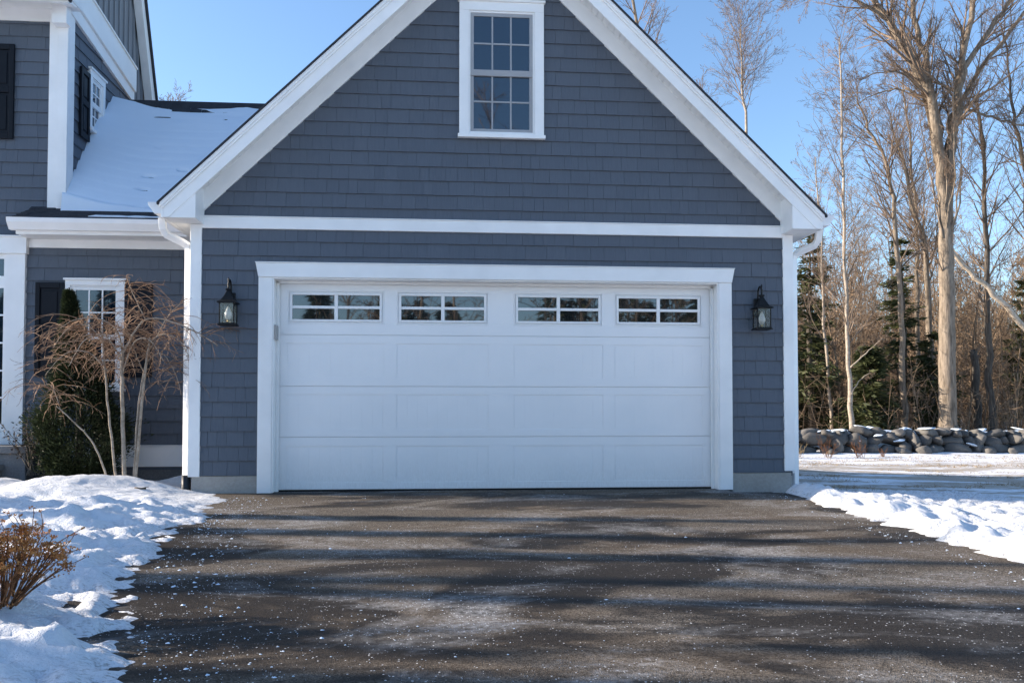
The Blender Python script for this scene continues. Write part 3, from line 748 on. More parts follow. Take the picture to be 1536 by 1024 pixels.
# crumbs of snow on the asphalt
rng = random.Random(11); mb = MB()
for i in range(8000):
    y = -.35-7.2*rng.random()**.9; el, er = lerp_tab(LE, y), lerp_tab(RE, y)
    q = rng.random()
    x = el+abs(rng.gauss(0, .28)) if q < .22 else (er-abs(rng.gauss(0, .16)) if q < .30 else rng.uniform(el, er))
    cl = noise.fractal(Vector((x*.7, y*1.3, 31)), .9, 2, 3)
    if q > .30 and rng.random() > .16+1.5*cl: continue
    r = min(.013, .0015*math.exp(rng.gauss(0, .85))*(1.4 if q < .3 else 1)); z = .001; a = rng.random()*6.28; e = rng.uniform(.5, 1)
    m = rng.choice((4, 5, 6)); h = r*rng.uniform(.2, .5)
    vs = [(x+r*math.cos(a+6.283*j/m)*rng.uniform(.7, 1.2), y+r*e*math.sin(a+6.283*j/m)*rng.uniform(.7, 1.2), z-.001) for j in range(m)]+[(x+rng.uniform(-.3, .3)*r, y+rng.uniform(-.3, .3)*r, z+h)]
    mb.add(vs, [(j, (j+1) % m, m) for j in range(m)])
tag(mb.build('snow_crumbs', 'roof_snow', None, False, 0, False), 'white crumbs of snow and ice scattered over the asphalt', 'snow crumbs', kind='stuff')

# ------------------------------------------------------------------ STEPS
ST = thing('stone_steps', (-6.2, 1.2, 0), 'grey granite entry steps half buried in snow, left of the dark bush', 'steps')
mb = MB(); mb.box(-7.8, -5.36, .88, 1.52, .39, .475); mb.build('tread', 'granite', ST, bevel=.01)
mb = MB(); mb.box(-7.75, -5.40, .92, 1.52, -.2, .389); mb.build('riser', 'granite', ST, bevel=.008)
mb = MB(); mb.box(-7.75, -5.62, .52, .90, .20, .27); mb.box(-7.72, -5.66, .55, .90, -.2, .199); mb.build('tread', 'granite', ST, bevel=.01)

# ------------------------------------------------------------------ STONE WALL
def boulder(c, rx, ry, rz_, rng, sub=3):
    bm = bmesh.new(); bmesh.ops.create_icosphere(bm, subdivisions=sub, radius=1)
    pls = []
    for _ in range(17):
        d = Vector((rng.gauss(0, 1), rng.gauss(0, 1), rng.gauss(0, 1))).normalized(); pls.append((d, rng.uniform(.52, .74)))
    rot = Matrix.Rotation(rng.uniform(-.35, .35), 3, 'Y') @ Matrix.Rotation(rng.uniform(-.4, .4), 3, 'Z')
    vs = []
    for v in bm.verts:
        d = v.co.normalized(); r = 1.0
        for nrm, dist in pls:
            q = d.dot(nrm)
            if q > .05: r = min(r, dist/q)
        r *= 1+.05*noise.noise(d*3+Vector((c[0]*5, c[1], c[2]*5)))
        p = rot @ Vector((d.x*r*rx, d.y*r*ry, d.z*r*rz_)); vs.append((c[0]+p.x, c[1]+p.y, c[2]+p.z))
    fs = [tuple(v.index for v in f.verts) for f in bm.faces]; bm.free(); return vs, fs
SW = thing('stone_wall', (10, 10.5, -.1), 'low dry stone wall of grey boulders with snow along its top, before the woods', 'stone wall')
mb = MB(); rng = random.Random(77); x = 3.6; tops = []
for row, (zc, hh) in enumerate(((-.03, .19), (.18, .16), (.35, .12))):
    x = 3.6+row*.13
    while x < 24:
        w = rng.choice((.24, .32, .42, .55, .7))*rng.uniform(.85, 1.15)*(1.1 if row == 0 else 1-.08*row); h = hh*rng.uniform(.75, 1.3); sink = .06*noise.noise(Vector((x*.35, 2, 1)))
        base = .06 if row == 0 else 0
        c = (x+w/2, 10.5-.10*(2-row)-rng.uniform(-.06, .09), zc+rng.uniform(-.05, .05)+sink*(row*.7))
        vs, fs = boulder(c, w*.68, rng.uniform(.27, .36), h*1.22, rng); mb.add(vs, fs)
        if row == 2: tops.append((c, w, h))
        x += w*.93
for i in range(26):
    c = (rng.uniform(4, 23), 10.1-rng.random()*.22, -.08); w = rng.uniform(.14, .3); vs, fs = boulder(c, w, w*.8, w*.7, rng); mb.add(vs, fs)
for i in range(42):
    c = (4+i*.48, 10.72, .16); vs, fs = boulder(c, .36, .3, .36, rng, 1); mb.add(vs, fs)
stones = mb.build('stones', 'stone', SW, True, 0, False)
stones.data.polygons.foreach_set('use_smooth', [True]*len(stones.data.polygons))
V = []; Q = []; nx, ny = 520, 14
for j in range(ny):
    for i in range(nx):
        x = 3.6+20.3*i/(nx-1); v = j/(ny-1); y = 10.46+.50*v
        prof = math.sin(PI*min(1, max(0, v)))**.5
        z = .37+.06*noise.noise(Vector((x*.35, 2, 1)))*1.4+.05*noise.fractal(Vector((x*2.2, y*3, 4)), .9, 2, 3)+.035*prof-.08*(1-prof)-.42*max(0, .62-v)*(1+noise.noise(Vector((x*2.8, 1, 3))))
        V.append((x, y+.05*noise.noise(Vector((x*3, j, 0))), z))
for j in range(ny-1):
    for i in range(nx-1): a = j*nx+i; Q.append((a, a+1, a+nx+1, a+nx))
quads('snow_cap', V, Q, 'roof_snow', SW, True)
mb = MB()
for c, w, h in tops:
    if rng.random() < .8:
        vs, fs = boulder((c[0]+rng.uniform(-.1, .1), c[1]+rng.uniform(.02, .12), c[2]+h*rng.uniform(.7, .85)), w*rng.uniform(.4, .85), rng.uniform(.22, .32), rng.uniform(.03, .055), rng, 2); mb.add(vs, fs)
mb.build('snow_patch', 'roof_snow', SW, True, 0, False)
mb = MB(); rng = random.Random(8)          # pockets of snow on lower stones
for i in range(8):
    x = rng.uniform(6, 20); z = rng.choice((.02, .12, .25)); vs, fs = boulder((x, 10.22-.12*(.3-z), z+.06), rng.uniform(.08, .22), .14, .035, rng); mb.add(vs, fs)
mb.build('snow_patch', 'roof_snow', SW, True, 0, False)

# ------------------------------------------------------------------ TREES
class Tree:
    def __init__(s, seed): s.r = random.Random(seed); s.segs = []; s.trunk = MB()
    def rv(s): return Vector((s.r.gauss(0, 1), s.r.gauss(0, 1), s.r.gauss(0, 1)))
    def twig(s, p, d, L, r, lev, P):
        """grow one branch with its children"""
        rr = s.r; n = max(3, int(L/P['step'])) if lev < 3 else 3
        st = L/n; rad = r; end = max(P['tip'], r*.3)
        kids = P['kids'][min(lev, len(P['kids'])-1)] if lev < P['max'] else 0
        for i in range(n):
            t = (i+1)/n
            d = (d+s.rv()*P['wig']+Vector((0, 0, P['up']))).normalized()
            q = p+d*st; r2 = r+(end-r)*t
            s.segs.append((*p, *q, rad, r2))
            if kids and t > .12:
                m = kids/n; m = int(m)+(rr.random() < m-int(m))
                for _ in range(m):
                    side_ = s.rv(); side_ = (side_-d*side_.dot(d)).normalized()
                    ang = rr.uniform(*P['ang']); cd = (d*math.cos(ang)+side_*math.sin(ang)).normalized()
                    s.twig(p.lerp(q, rr.random()), cd, L*rr.uniform(*P['ratio'])*(1.15-.6*t), max(P['tip'], r2*.62), lev+1, P)
            p, rad = q, r2
    def limb(s, pts, r0, r1, n_kids, klen, P, jit=.04, k=8, t0=.32, kr=.42, sub=5):
        """a thick limb through given points, with branches along it"""
        pts = [Vector(p) for p in pts]; sm = []
        for i in range(len(pts)-1):
            a = pts[max(i-1, 0)]; b, c = pts[i], pts[i+1]; d = pts[min(i+2, len(pts)-1)]
            for j in range(sub):
                t = j/sub; sm.append(.5*((2*b)+(c-a)*t+(2*a-5*b+4*c-d)*t*t+(3*b-a-3*c+d)*t**3))
        sm.append(pts[-1]); n = len(sm)
        sm = [p+s.rv()*jit*(0 if i in (0,) else 1) for i, p in enumerate(sm)]
        rad = [r0+(r1-r0)*(i/(n-1))**.85 for i in range(n)]
        s.trunk.tube(sm, rad, k)
        for q in range(n_kids):
            t = t0+(1-t0)*(q+s.r.random())/n_kids; f = t*(n-1); i = min(int(f), n-2); p = sm[i].lerp(sm[i+1], f-i); d = (sm[i+1]-sm[i]).normalized()
            side_ = s.rv(); side_ = (side_-d*side_.dot(d)).normalized(); ang = s.r.uniform(*P['ang'])
            s.twig(p, (d*math.cos(ang)+side_*math.sin(ang)).normalized(), klen*s.r.uniform(.6, 1.15)*(1.1-.5*t), max(P['tip'], min(rad[i]*kr, P.get('kmax', 9))), 1, P)
    def make(s, name, loc, label, cat, group, bark, twig, k=3):
        root = thing(name, loc, label, cat, group)
        if s.trunk.v: s.trunk.build('trunk', bark, root, True, 0, False)
        if s.segs: V, Q = segs_mesh(s.segs, k); quads('crown', V, Q, twig, root, True)
        return root
PB = dict(step=.32, tip=.0028, wig=.07, up=.045, kids=[0, 6, 4, 3], max=4, ang=(R(20), R(46)), ratio=(.40, .64), kmax=.045)
BARE = 'bare trees at the edge of the woods'
# the big multi-stemmed maple
t = Tree(1); Y = 12.5; rr = t.r
base = [(12.80, Y, -.1), (12.79, Y, .9), (12.81, Y, 3.2), (12.83, Y, 5.4), (12.80, Y, 7.2)]
t.limb(base, .255, .16, 5, 1.8, PB, .012, 12, .6, .12)
t.trunk.tube([(12.80, Y, -.12), (12.80, Y, .12), (12.80, Y, .5)], [.38, .30, .25], 12)
L3 = lambda pts, dy: [(x, Y+dy*i/(len(pts)-1), z) for i, (x, z) in enumerate(pts)]
t.limb(L3([(12.80, 5.8), (12.61, 7.98), (12.16, 9.59), (11.05, 11.17), (10.5, 11.9), (9.9, 13.2)], -.6), .165, .045, 20, 2.4, PB, .031)
t.limb([(11.05, Y-.4, 11.17), (10.2, Y-.6, 11.5), (9.26, Y-.8, 11.7), (8.7, Y-.9, 11.62), (8.26, Y-1, 11.4)], .06, .012, 16, 1.2, PB, .02, 6)
t.limb(L3([(12.79, 6.6), (12.69, 8.41), (12.60, 9.46), (12.29, 11.22), (12.0, 13.0)], .4), .13, .05, 18, 2.0, PB, .031)
t.limb(L3([(12.78, 6.4), (12.66, 8.26), (12.45, 9.81), (11.9, 11.21), (11.3, 12.6)], .9), .12, .04, 18, 2.0, PB, .031)
t.limb(L3([(12.84, 6.2), (12.95, 7.99), (13.08, 8.77), (13.23, 10.19), (13.48, 11.98), (13.6, 13.4)], -.5), .15, .05, 19, 2.0, PB, .031)
t.limb(L3([(12.90, 6.0), (13.02, 8.13), (13.21, 8.91), (13.74, 9.78), (15.11, 11.61), (16, 12.4)], .3), .13, .03, 19, 2.0, PB, .031)
t.limb(L3([(13.12, 8.9), (13.2, 9.83), (13.91, 11.07), (14.59, 12.02), (15.1, 13)], -.8), .10, .03, 15, 1.8, PB, .031)
t.limb(L3([(13.30, 9.05), (13.7, 8.9), (14.16, 8.73), (15.08, 8.5), (15.6, 8.6)], -.3), .05, .02, 8, .9, PB, .02, 6)
t.limb(L3([(12.14, 9.55), (11.5, 9.80), (10.89, 9.76), (10.09, 9.40)], -.7), .035, .01, 12, .9, PB, .02, 5)
t.limb(L3([(12.0, 9.45), (11.6, 9.55), (11.1, 9.46), (10.09, 8.95)], .6), .03, .01, 12, .9, PB, .02, 5)
for i in range(9):                                 # long ascending suckers beside the forks
    a = rr.uniform(-.35, .35); z0 = rr.uniform(5.2, 8)
    t.limb([(12.8+a*.5, Y-.1, z0), (12.8+a*1.2, Y-.2+rr.uniform(-.4, .4), z0+1.6), (12.8+a*2.6, Y+rr.uniform(-.8, .8), z0+3.8)], .03, .008, 12, 1.0, PB, .03, 5)
t.make('maple_tree', (12.8, Y, 0), 'large bare grey-barked tree forking into many limbs, thickest trunk behind the wall', 'tree', BARE, 'bark_grey', 'twig')
# pale slender birch
PBs = dict(PB, ang=(R(28), R(50)), up=.05, kids=[0, 6, 4, 3])
t = Tree(2)
t.limb([(9.93, 12, -.1), (9.90, 12, 1.0), (9.81, 12, 2.95), (9.77, 12, 5.64), (9.72, 12, 8.85), (9.70, 12, 10.6)], .085, .014, 46, 2.0, PBs, .012, 8, .36, .40)
t.limb([(9.86, 11.95, 2.0), (10.2, 11.8, 2.35), (10.6, 11.7, 2.75)], .022, .008, 4, .5, PBs, .01, 5)
t.limb([(9.87, 11.95, 1.3), (10.1, 11.9, 1.7), (10.3, 11.8, 1.85)], .018, .006, 3, .4, PBs, .01, 5)
t.make('birch_tree', (9.93, 12, 0), 'slender pale straight trunk, first bare tree right of the garage downspout', 'tree', BARE, 'bark_pale', 'twig')
def slim(seed, name, pts, r0, r1, nk, kl, label, bark='bark_grey', t0=.3, P=PB, kr=.4):
    t = Tree(seed); t.limb(pts, r0, r1, nk, kl, P, .03, 8, t0, kr); return t.make(name, (pts[0][0], pts[0][1], 0), label, 'tree', BARE, bark, 'twig')
slim(3, 'bare_tree', [(10.29, 14, -.1), (10.15, 14, 2.8), (10.05, 14, 5.3), (9.9, 14, 8.0)], .06, .012, 30, 1.7, 'thin pale bare tree standing in the dark evergreens beside the garage', 'bark_pale')
slim(4, 'bare_tree', [(12.42, 14, -.1), (12.36, 14, 3.0), (12.24, 14, 6.12), (12.02, 14, 7.75), (11.5, 14, 8.9), (11.1, 14, 9.9)], .10, .02, 34, 2.3, 'leaning bare tree that bends left beside the narrow evergreen')
slim(5, 'bare_tree', [(14.55, 16, 0), (14.45, 16, 2.8), (14.25, 16, 5.75), (13.7, 16, 8.2), (13.2, 16, 10)], .14, .02, 34, 2.4, 'bare grey tree close behind the left side of the largest trunk', t0=.4)
slim(6, 'bare_tree', [(14.51, 17, 0), (14.58, 17, 4), (14.61, 17, 7.2), (14.31, 17, 10.25), (14.2, 17, 12)], .09, .015, 44, 2.2, 'tall thin bare tree left of the largest trunk, seen against the sky')
slim(7, 'bare_tree', [(15.06, 14, 0), (14.97, 14, 2.5), (14.93, 14, 6.16), (14.85, 14, 8.6), (14.7, 14, 10)], .12, .02, 40, 2.2, 'dark bare trunk right of the largest tree, behind the fallen pale trunk', 'bark_dark')
slim(8, 'bare_tree', [(15.72, 13, 0), (15.62, 13, 2.5), (15.5, 13, 5.96), (15.3, 13, 8.2), (15.1, 13, 9.67), (14.9, 13, 11.5)], .10, .02, 40, 2.2, 'bare tree farthest right along the stone wall', 'bark_dark')
slim(9, 'tree_snag', [(15.28, 15, 0), (15.26, 15, 1.2), (15.19, 15, 2.7)], .13, .10, 5, .8, 'broken dark trunk without a crown, just right of the largest tree', 'bark_dark', .5)
slim(10, 'bare_tree', [(8.9, 15, 0), (8.5, 15, 4), (8.25, 15, 9.0), (8.15, 15, 11), (8.10, 15, 12.5)], .085, .008, 40, 2.3, 'fine-twigged pale birch rising above the right slope of the garage roof', 'bark_pale', .55, PBs, .35)
t = Tree(11)
t.limb([(7.1, 17, 0), (6.9, 17, 5), (6.5, 17, 9)], .26, .17, 4, 2, PB, .03, 9, .7)
t.limb([(6.55, 17, 8.6), (5.9, 17, 11), (5.3, 16.6, 13.5), (4.9, 16.4, 15)], .10, .02, 15, 2.0, PB, .04)
t.limb([(6.5, 17, 8.8), (6.3, 17.2, 10.4), (6.2, 17.4, 11.9)], .08, .015, 13, 1.7, PB, .04)
t.limb([(6.6, 17, 8.4), (7.0, 16.6, 9.6), (7.3, 16.3, 10.6)], .07, .015, 11, 1.5, PB, .04)
t.make('bare_tree', (7.1, 17, 0), 'bare tree whose upper limbs show above the roof, left of the fine-twigged birch', 'tree', BARE, 'bark_grey', 'twig')
t = Tree(12); t.limb([(-6.6, 10, 0), (-6.55, 10, 4), (-6.65, 10, 6.4), (-6.6, 10, 7.6)], .06, .008, 14, 1.3, PB, .03, 7, .6)
t.make('bare_tree', (-6.6, 10, 0), 'faint bare tree behind the tall house and the snowy roof', 'tree', BARE, 'bark_grey', 'twig')
# fallen dead trunk leaning across
t = Tree(13); t.limb([(13.0, 12.9, 5.45), (13.6, 12.9, 4.82), (14.4, 12.9, 4.05), (15.33, 12.9, 3.10), (16.4, 12.9, 1.9), (18.0, 12.9, .1)], .05, .10, 10, .6, PB, .02, 8, .1, .15)
t.make('fallen_tree', (18, 12.9, 0), 'pale dead trunk fallen slantwise against the largest tree', 'fallen tree', None, 'bark_dead', 'twig')

def evergreen(seed, loc, H_, Rb, label, zlo=.4, dens=1., bark='bark_dark', droop=.25, sparse=.0):
    rr = random.Random(seed); ng = np.random.default_rng(seed); root = thing('evergreen_tree', loc, label, 'tree', 'evergreens at the edge of the woods')
    bx, by, bz = loc; mb = MB(); mb.tube([(bx, by, bz-.1), (bx+rr.uniform(-.1, .1), by, bz+H_*.5), (bx, by, bz+H_)], [H_*.014+.03, H_*.009+.02, .01], 7); mb.build('trunk', bark, root, True, 0, False)
    segs = []; C = []; D = []; z = zlo
    while z < H_:
        u = (z-zlo)/(H_-zlo); prof = Rb*(1-u)**.8*rr.uniform(.55, 1.1)+.08
        for b in range(rr.choice((3, 4, 5))):
            if rr.random() < sparse: continue
            a = rr.random()*6.283; L = prof*rr.uniform(.6, 1.1); dr = rr.uniform(.0, droop)
            p = Vector((bx, by, bz+z)); d = Vector((math.cos(a), math.sin(a), .12-dr+.25*u)).normalized(); n = max(3, int(L/.13))
            for i in range(n):
                d = (d+Vector((rr.gauss(0, .09), rr.gauss(0, .09), rr.gauss(0, .07)-.02))).normalized(); q = p+d*(L/n); segs.append((*p, *q, .014*(1-i/n)+.004, .014*(1-(i+1)/n)+.003))
                t_ = (i+1)/n
                if t_ > .18:
                    m = int(13*dens)
                    for _ in range(m):
                        c = p.lerp(q, rr.random()); C.append(c+Vector((rr.gauss(0, .05), rr.gauss(0, .05), rr.gauss(0, .035)))*(1+L*.5)); e = d.cross(Vector((0, 0, 1)))*rr.choice((-1, 1))*rr.uniform(.2, 1.1)+d*rr.uniform(.3, 1)+Vector((0, 0, rr.uniform(-.45, .1))); D.append(e)
                p = q
        z += (H_*.034+.05)*rr.uniform(.7, 1.3)
    ng_ = len(C); A = leaf_quads(np.array([tuple(c) for c in C]), np.array([tuple(d) for d in D]), ng.uniform(.12, .30, ng_), ng.uniform(.03, .07, ng_), ng)
    n0 = len(A[1]); o = quads('crown', *join([A, segs_mesh(segs, 3)]), 'needles', root); o.data.materials.append(MAT['bark_dark'])
    o.data.polygons.foreach_set('material_index', [0 if i < n0 else 1 for i in range(len(o.data.polygons))])
    return root
evergreen(21, (10.0, 14.6, .2), 6.0, 1.15, 'shaggy olive evergreen beside the garage downspout, tallest of the left clump', .3, 1.3)
evergreen(22, (9.0, 15.5, .2), 5.2, 1.3, 'dark evergreen pressed nearest the garage corner', .2, 1.3)
evergreen(23, (13.05, 15.2, .2), 5.75, .95, 'narrow evergreen with a pointed top left of the largest trunk', .9, 1.1, sparse=.25)
evergreen(24, (11.0, 13.2, .1), 2.5, 1.0, 'small bushy young evergreen right of the slender pale birch', .15, 1.6)
evergreen(25, (19.4, 18.5, .3), 5.2, 1.2, 'evergreen far right behind the bare trunks', .5, 1.2)
evergreen(26, (13.6, 14.6, .2), 2.9, 1.0, 'low dark evergreen at the foot of the narrow pointed one', .2, 1.2, sparse=.2)
evergreen(27, (10.9, 16.5, .2), 3.6, 1.2, 'dim evergreen deep behind the slender pale birch', .2, 1.2)

# far wood: nobody could count its stems
rng = random.Random(99); base_sets = []
for s_ in range(7):
    t = Tree(200+s_); Hh = 7.0
    P = dict(step=.4, tip=.005, wig=.12, up=.05, kids=[0, 4, 3], max=3, ang=(R(25), R(60)), ratio=(.4, .65), kmax=.03)
    p = Vector((0, 0, 0)); d = Vector((rng.gauss(0, .06), rng.gauss(0, .06), 1)).normalized()
    for i in range(14):
        q = p+d*(Hh/14); r = .045*(1-i/15); t.segs.append((*p, *q, r, .045*(1-(i+1)/15)))
        if i > 1:
            for _ in range(rng.choice((1, 2, 2, 3))):
                a = rng.random()*6.283; an = rng.uniform(R(30), R(75)); t.twig(p, Vector((math.cos(a)*math.sin(an), math.sin(a)*math.sin(an), math.cos(an))), rng.uniform(.7, 1.9)*(1.1-i/20), .014, 1, P)
        p = q; d = (d+Vector((rng.gauss(0, .05), rng.gauss(0, .05), 0))).normalized()
    base_sets.append(np.array(t.segs))
rows = []
for i in range(640):
    y = 15+36*rng.random()**1.0; dist = y+9.5; ang = rng.uniform(R(17), R(41)); x = -.67+dist*math.tan(ang)
    A = base_sets[i % 7].copy(); sc = rng.uniform(.5, 1.05)*(1+max(0, y-20)*.008); a = rng.random()*6.283; c, s__ = math.cos(a), math.sin(a)
    for o_ in (0, 3):
        X = A[:, o_]*c-A[:, o_+1]*s__; Yv = A[:, o_]*s__+A[:, o_+1]*c; A[:, o_] = X*sc+x; A[:, o_+1] = Yv*sc+y; A[:, o_+2] = A[:, o_+2]*sc+gz(x, y)-.05
    if i < 170: A[:, [0, 3]] = (A[:, [0, 3]]-x)*1.5+x; A[:, [1, 4]] = (A[:, [1, 4]]-y)*1.5+y; A[:, [2, 5]] *= rng.uniform(1.4, 1.75)
    th = rng.uniform(.7, 1.9) if i >= 170 else rng.uniform(.6, .9); A[:, 6:] *= th*(1+max(0, y-22)*.02); rows.append(A)
for i in range(2600):                        # brush and saplings near the ground
    y = 12.5+26*rng.random(); ang = rng.uniform(R(17), R(41)); x = -.67+(y+9.5)*math.tan(ang); z = gz(x, y); h = rng.uniform(.3, 2.4); q = (x+rng.gauss(0, .25)*h, y+rng.gauss(0, .25)*h, z+h)
    r = rng.uniform(.004, .014); L = [(x, y, z-.03, *q, r, .004)]
    for _ in range(5):
        f = rng.uniform(.3, .9); a = [x+(q[0]-x)*f, y+(q[1]-y)*f, z+h*f]; L.append((*a, a[0]+rng.gauss(0, .3), a[1]+rng.gauss(0, .3), a[2]+rng.uniform(.0, .5), .006, .003))
    rows.append(np.array(L))
V, Q = segs_mesh(np.concatenate(rows), 3)
tag(quads('woods', V, Q, 'woods_twig', None, True), 'tangle of thin bare brown stems filling the wood behind the wall', 'woods', kind='stuff')

# wood on the far side of the drive (it is what the panes mirror and what stripes the asphalt with shade)
SUN_EL, SUN_AZ = R(19), R(9.5)               # azimuth: from the left, a little behind the facade
rng = random.Random(5); ng = np.random.default_rng(5); rows = []; C = []; D = []
for i in range(170):
    x = rng.uniform(-48, 48); y = -46-rng.random()*16; x = x-9 if -14 < x < -9 else x; A = base_sets[i % 7].copy(); sc = rng.uniform(1.1, 1.4)
    A[:, [0, 3]] = A[:, [0, 3]]*sc+x; A[:, [1, 4]] = A[:, [1, 4]]*sc+y; A[:, [2, 5]] = A[:, [2, 5]]*sc-.1; A[:, 6:] *= rng.uniform(1.6, 4); rows.append(A)
for i in range(9):                           # taller bare crowns behind them
    x = -6+i*2.3+rng.uniform(-.8, .8); y = -34-rng.random()*8; A = base_sets[i % 7].copy(); sc = rng.uniform(2.2, 2.7)
    A[:, [0, 3]] = A[:, [0, 3]]*sc+x; A[:, [1, 4]] = A[:, [1, 4]]*sc+y; A[:, [2, 5]] = A[:, [2, 5]]*sc-.1; A[:, 6:] *= 2.4; rows.append(A)
def conifer(x, y, h, rb, m, lo=.8):
    rows.append(np.array([(x, y, -.1, x, y, h, .16, .02)]))
    for _ in range(m):
        u = rng.random()**1.3; z = lo+(h-lo)*u; a = rng.random()*6.283; r = rb*(1-u)*rng.random()**.5; C.append((x+r*math.cos(a), y+r*math.sin(a), z-r*.2)); D.append((math.cos(a), math.sin(a), -.3))
for i in range(62):
    x = rng.uniform(-34, 48); gap = -16 < x < -8.5
    conifer(x, -44-rng.random()*10, rng.uniform(3, 4.5) if gap else rng.uniform(8, 9.6), rng.uniform(2.2, 3.4), 800)
# trunks left of the frame, whose shadows run along the drive
for y0, L_, w, xe in ((-2.38, 15, .50, 2.4), (-3.36, 17, .52, 3.2), (-4.28, 15, .62, 3.0), (-5.02, 19, .46, 3.4), (-5.42, 16, .40, 2.6), (-6.21, 14, .20, .35), (-6.80, 17, .56, 3.6), (-7.7, 19, .5, 3.4), (-8.6, 18, .5, 3.4)):
    xt = -L_; yt = y0+(L_-.4)*math.tan(SUN_AZ); h = (xe+L_)/math.cos(SUN_AZ)*math.tan(SUN_EL); p = np.array([xt, yt, -.1]); n = 14
    for i in range(n):
        q = np.array([xt+rng.gauss(0, .02), yt+rng.gauss(0, .05), h*(i+1)/n]); f0, f1 = 1-.85*(i/n)**3.5, 1-.85*((i+1)/n)**3.5; rows.append(np.array([(*p, *q, w/2*f0, w/2*f1)]))
        if i > 7:
            for _ in range(2):
                e = q+np.array([rng.gauss(0, .4), rng.gauss(0, .25), rng.uniform(.2, .9)]); rows.append(np.array([(*q, *e, rng.uniform(.02, .06), .01)]))
        p = q
Vt, Qt = segs_mesh(np.concatenate(rows), 5); nC = len(C)
A = leaf_quads(np.array(C), np.array(D), ng.uniform(.4, .9, nC), ng.uniform(.14, .35, nC), ng)
tag(quads('woods', Vt, Qt, 'woods_twig', None, True), 'bare wood across the drive, mirrored in the door panes', 'woods', kind='stuff')
tag(quads('foliage', *A, 'needles', None), 'dark evergreen boughs across the drive, mirrored in the door panes', 'woods', kind='stuff')

# ------------------------------------------------------------------ SHRUBS
# weeping bare tree
t = Tree(41); rr = t.r; root = thing('weeping_tree', (-4.0, .1, .05), 'bare weeping multi-stemmed small tree with drooping reddish twigs, in front of the wing window', 'tree')
stems = [([(-4.0, .1, .0), (-4.03, .1, .59), (-4.05, .1, 1.2), (-4.05, .1, 1.55)], .026, .016), ([(-4.08, .12, .0), (-4.17, .1, .73), (-4.23, .1, 1.34), (-4.27, .1, 1.75)], .016, .008),
         ([(-4.13, .05, .0), (-4.24, .0, .42), (-4.36, .0, .62), (-4.52, -.05, .80), (-4.66, -.05, .93)], .012, .005), ([(-3.92, .1, .0), (-3.89, .1, .73), (-3.83, .1, 1.27), (-3.78, .1, 1.49)], .014, .008),
         ([(-3.90, .08, .0), (-3.845, .08, .81), (-3.79, .08, 1.42), (-3.76, .08, 1.66)], .018, .010)]
arch = [([(-4.05, .1, 1.48), (-3.93, .05, 1.68), (-3.79, .0, 1.84), (-3.57, -.06, 1.84), (-3.24, -.12, 1.72), (-2.98, -.16, 1.56)], .014, .004),
        ([(-4.05, .1, 1.52), (-4.12, .1, 1.75), (-4.3, .05, 1.86), (-4.5, 0, 1.84), (-4.66, 0, 1.74)], .011, .003), ([(-3.78, .0, 1.84), (-3.86, -.02, 2.02), (-3.93, -.03, 2.18), (-3.95, -.03, 2.28)], .007, .002),
        ([(-4.25, .1, 1.6), (-4.4, .1, 1.78), (-4.58, .05, 1.76), (-4.72, 0, 1.55)], .008, .003), ([(-3.78, .1, 1.5), (-3.66, .1, 1.75), (-3.52, .05, 1.95), (-3.38, 0, 2.05)], .007, .002),
        ([(-3.78, .1, 1.6), (-3.62, .05, 1.70), (-3.42, 0, 1.62), (-3.3, 0, 1.4)], .008, .003), ([(-4.2, .1, 1.3), (-4.4, .1, 1.5), (-4.62, .05, 1.48), (-4.8, 0, 1.25)], .008, .003),
        ([(-4.04, .1, 1.3), (-3.9, 0, 1.6), (-3.7, -.1, 1.62), (-3.55, -.15, 1.4)], .008, .003), ([(-4.05, .1, 1.4), (-4.15, -.1, 1.66), (-4.33, -.2, 1.6), (-4.45, -.25, 1.35)], .008, .003),
        ([(-3.83, .1, 1.3), (-3.93, .15, 1.5), (-4.0, .2, 1.7), (-4.15, .2, 1.8)], .006, .002), ([(-4.62, -.05, .9), (-4.72, -.05, 1.15), (-4.85, -.08, 1.1)], .005, .002), ([(-3.8, .1, 1.4), (-3.65, .1, 1.5), (-3.5, .08, 1.3), (-3.42, .06, 1.05)], .006, .002)]
for pts, r0, r1 in stems+arch: t.limb(pts, r0, r1, 0, 0, PB, .0025, 7)
sm = []
for pts, r0, r1 in arch:
    for i in range(len(pts)-1):
        for q in range(9): sm.append(Vector(pts[i]).lerp(Vector(pts[i+1]), q/9))
for p0 in sm:
    for _ in range(rr.choice((0, 1, 1, 1, 2))):
        p = p0+t.rv()*.02; a = rr.random()*6.283; d = Vector((math.cos(a), math.sin(a)*.7, rr.uniform(-.1, .8))).normalized(); L = rr.uniform(.22, .62); n = 8; r = .0030
        for i in range(n):
            d = (d+t.rv()*.13+Vector((0, 0, -.16))).normalized(); q = p+d*(L/n); t.segs.append((*p, *q, r*(1-i/n)+.0014, r*(1-(i+1)/n)+.0014))
            if rr.random() < .42:
                e = (d+t.rv()*.55).normalized(); s2 = p
                for _k in range(3):
                    e = (e+t.rv()*.2+Vector((0, 0, -.15))).normalized(); s3 = s2+e*rr.uniform(.02, .06); t.segs.append((*s2, *s3, .002, .0013)); s2 = s3
            p = q
t.trunk.build('trunk', 'bark_pale', root, True, 0, False); V, Q = segs_mesh(t.segs, 3); quads('crown', V, Q, 'weeping_twig', root, True)
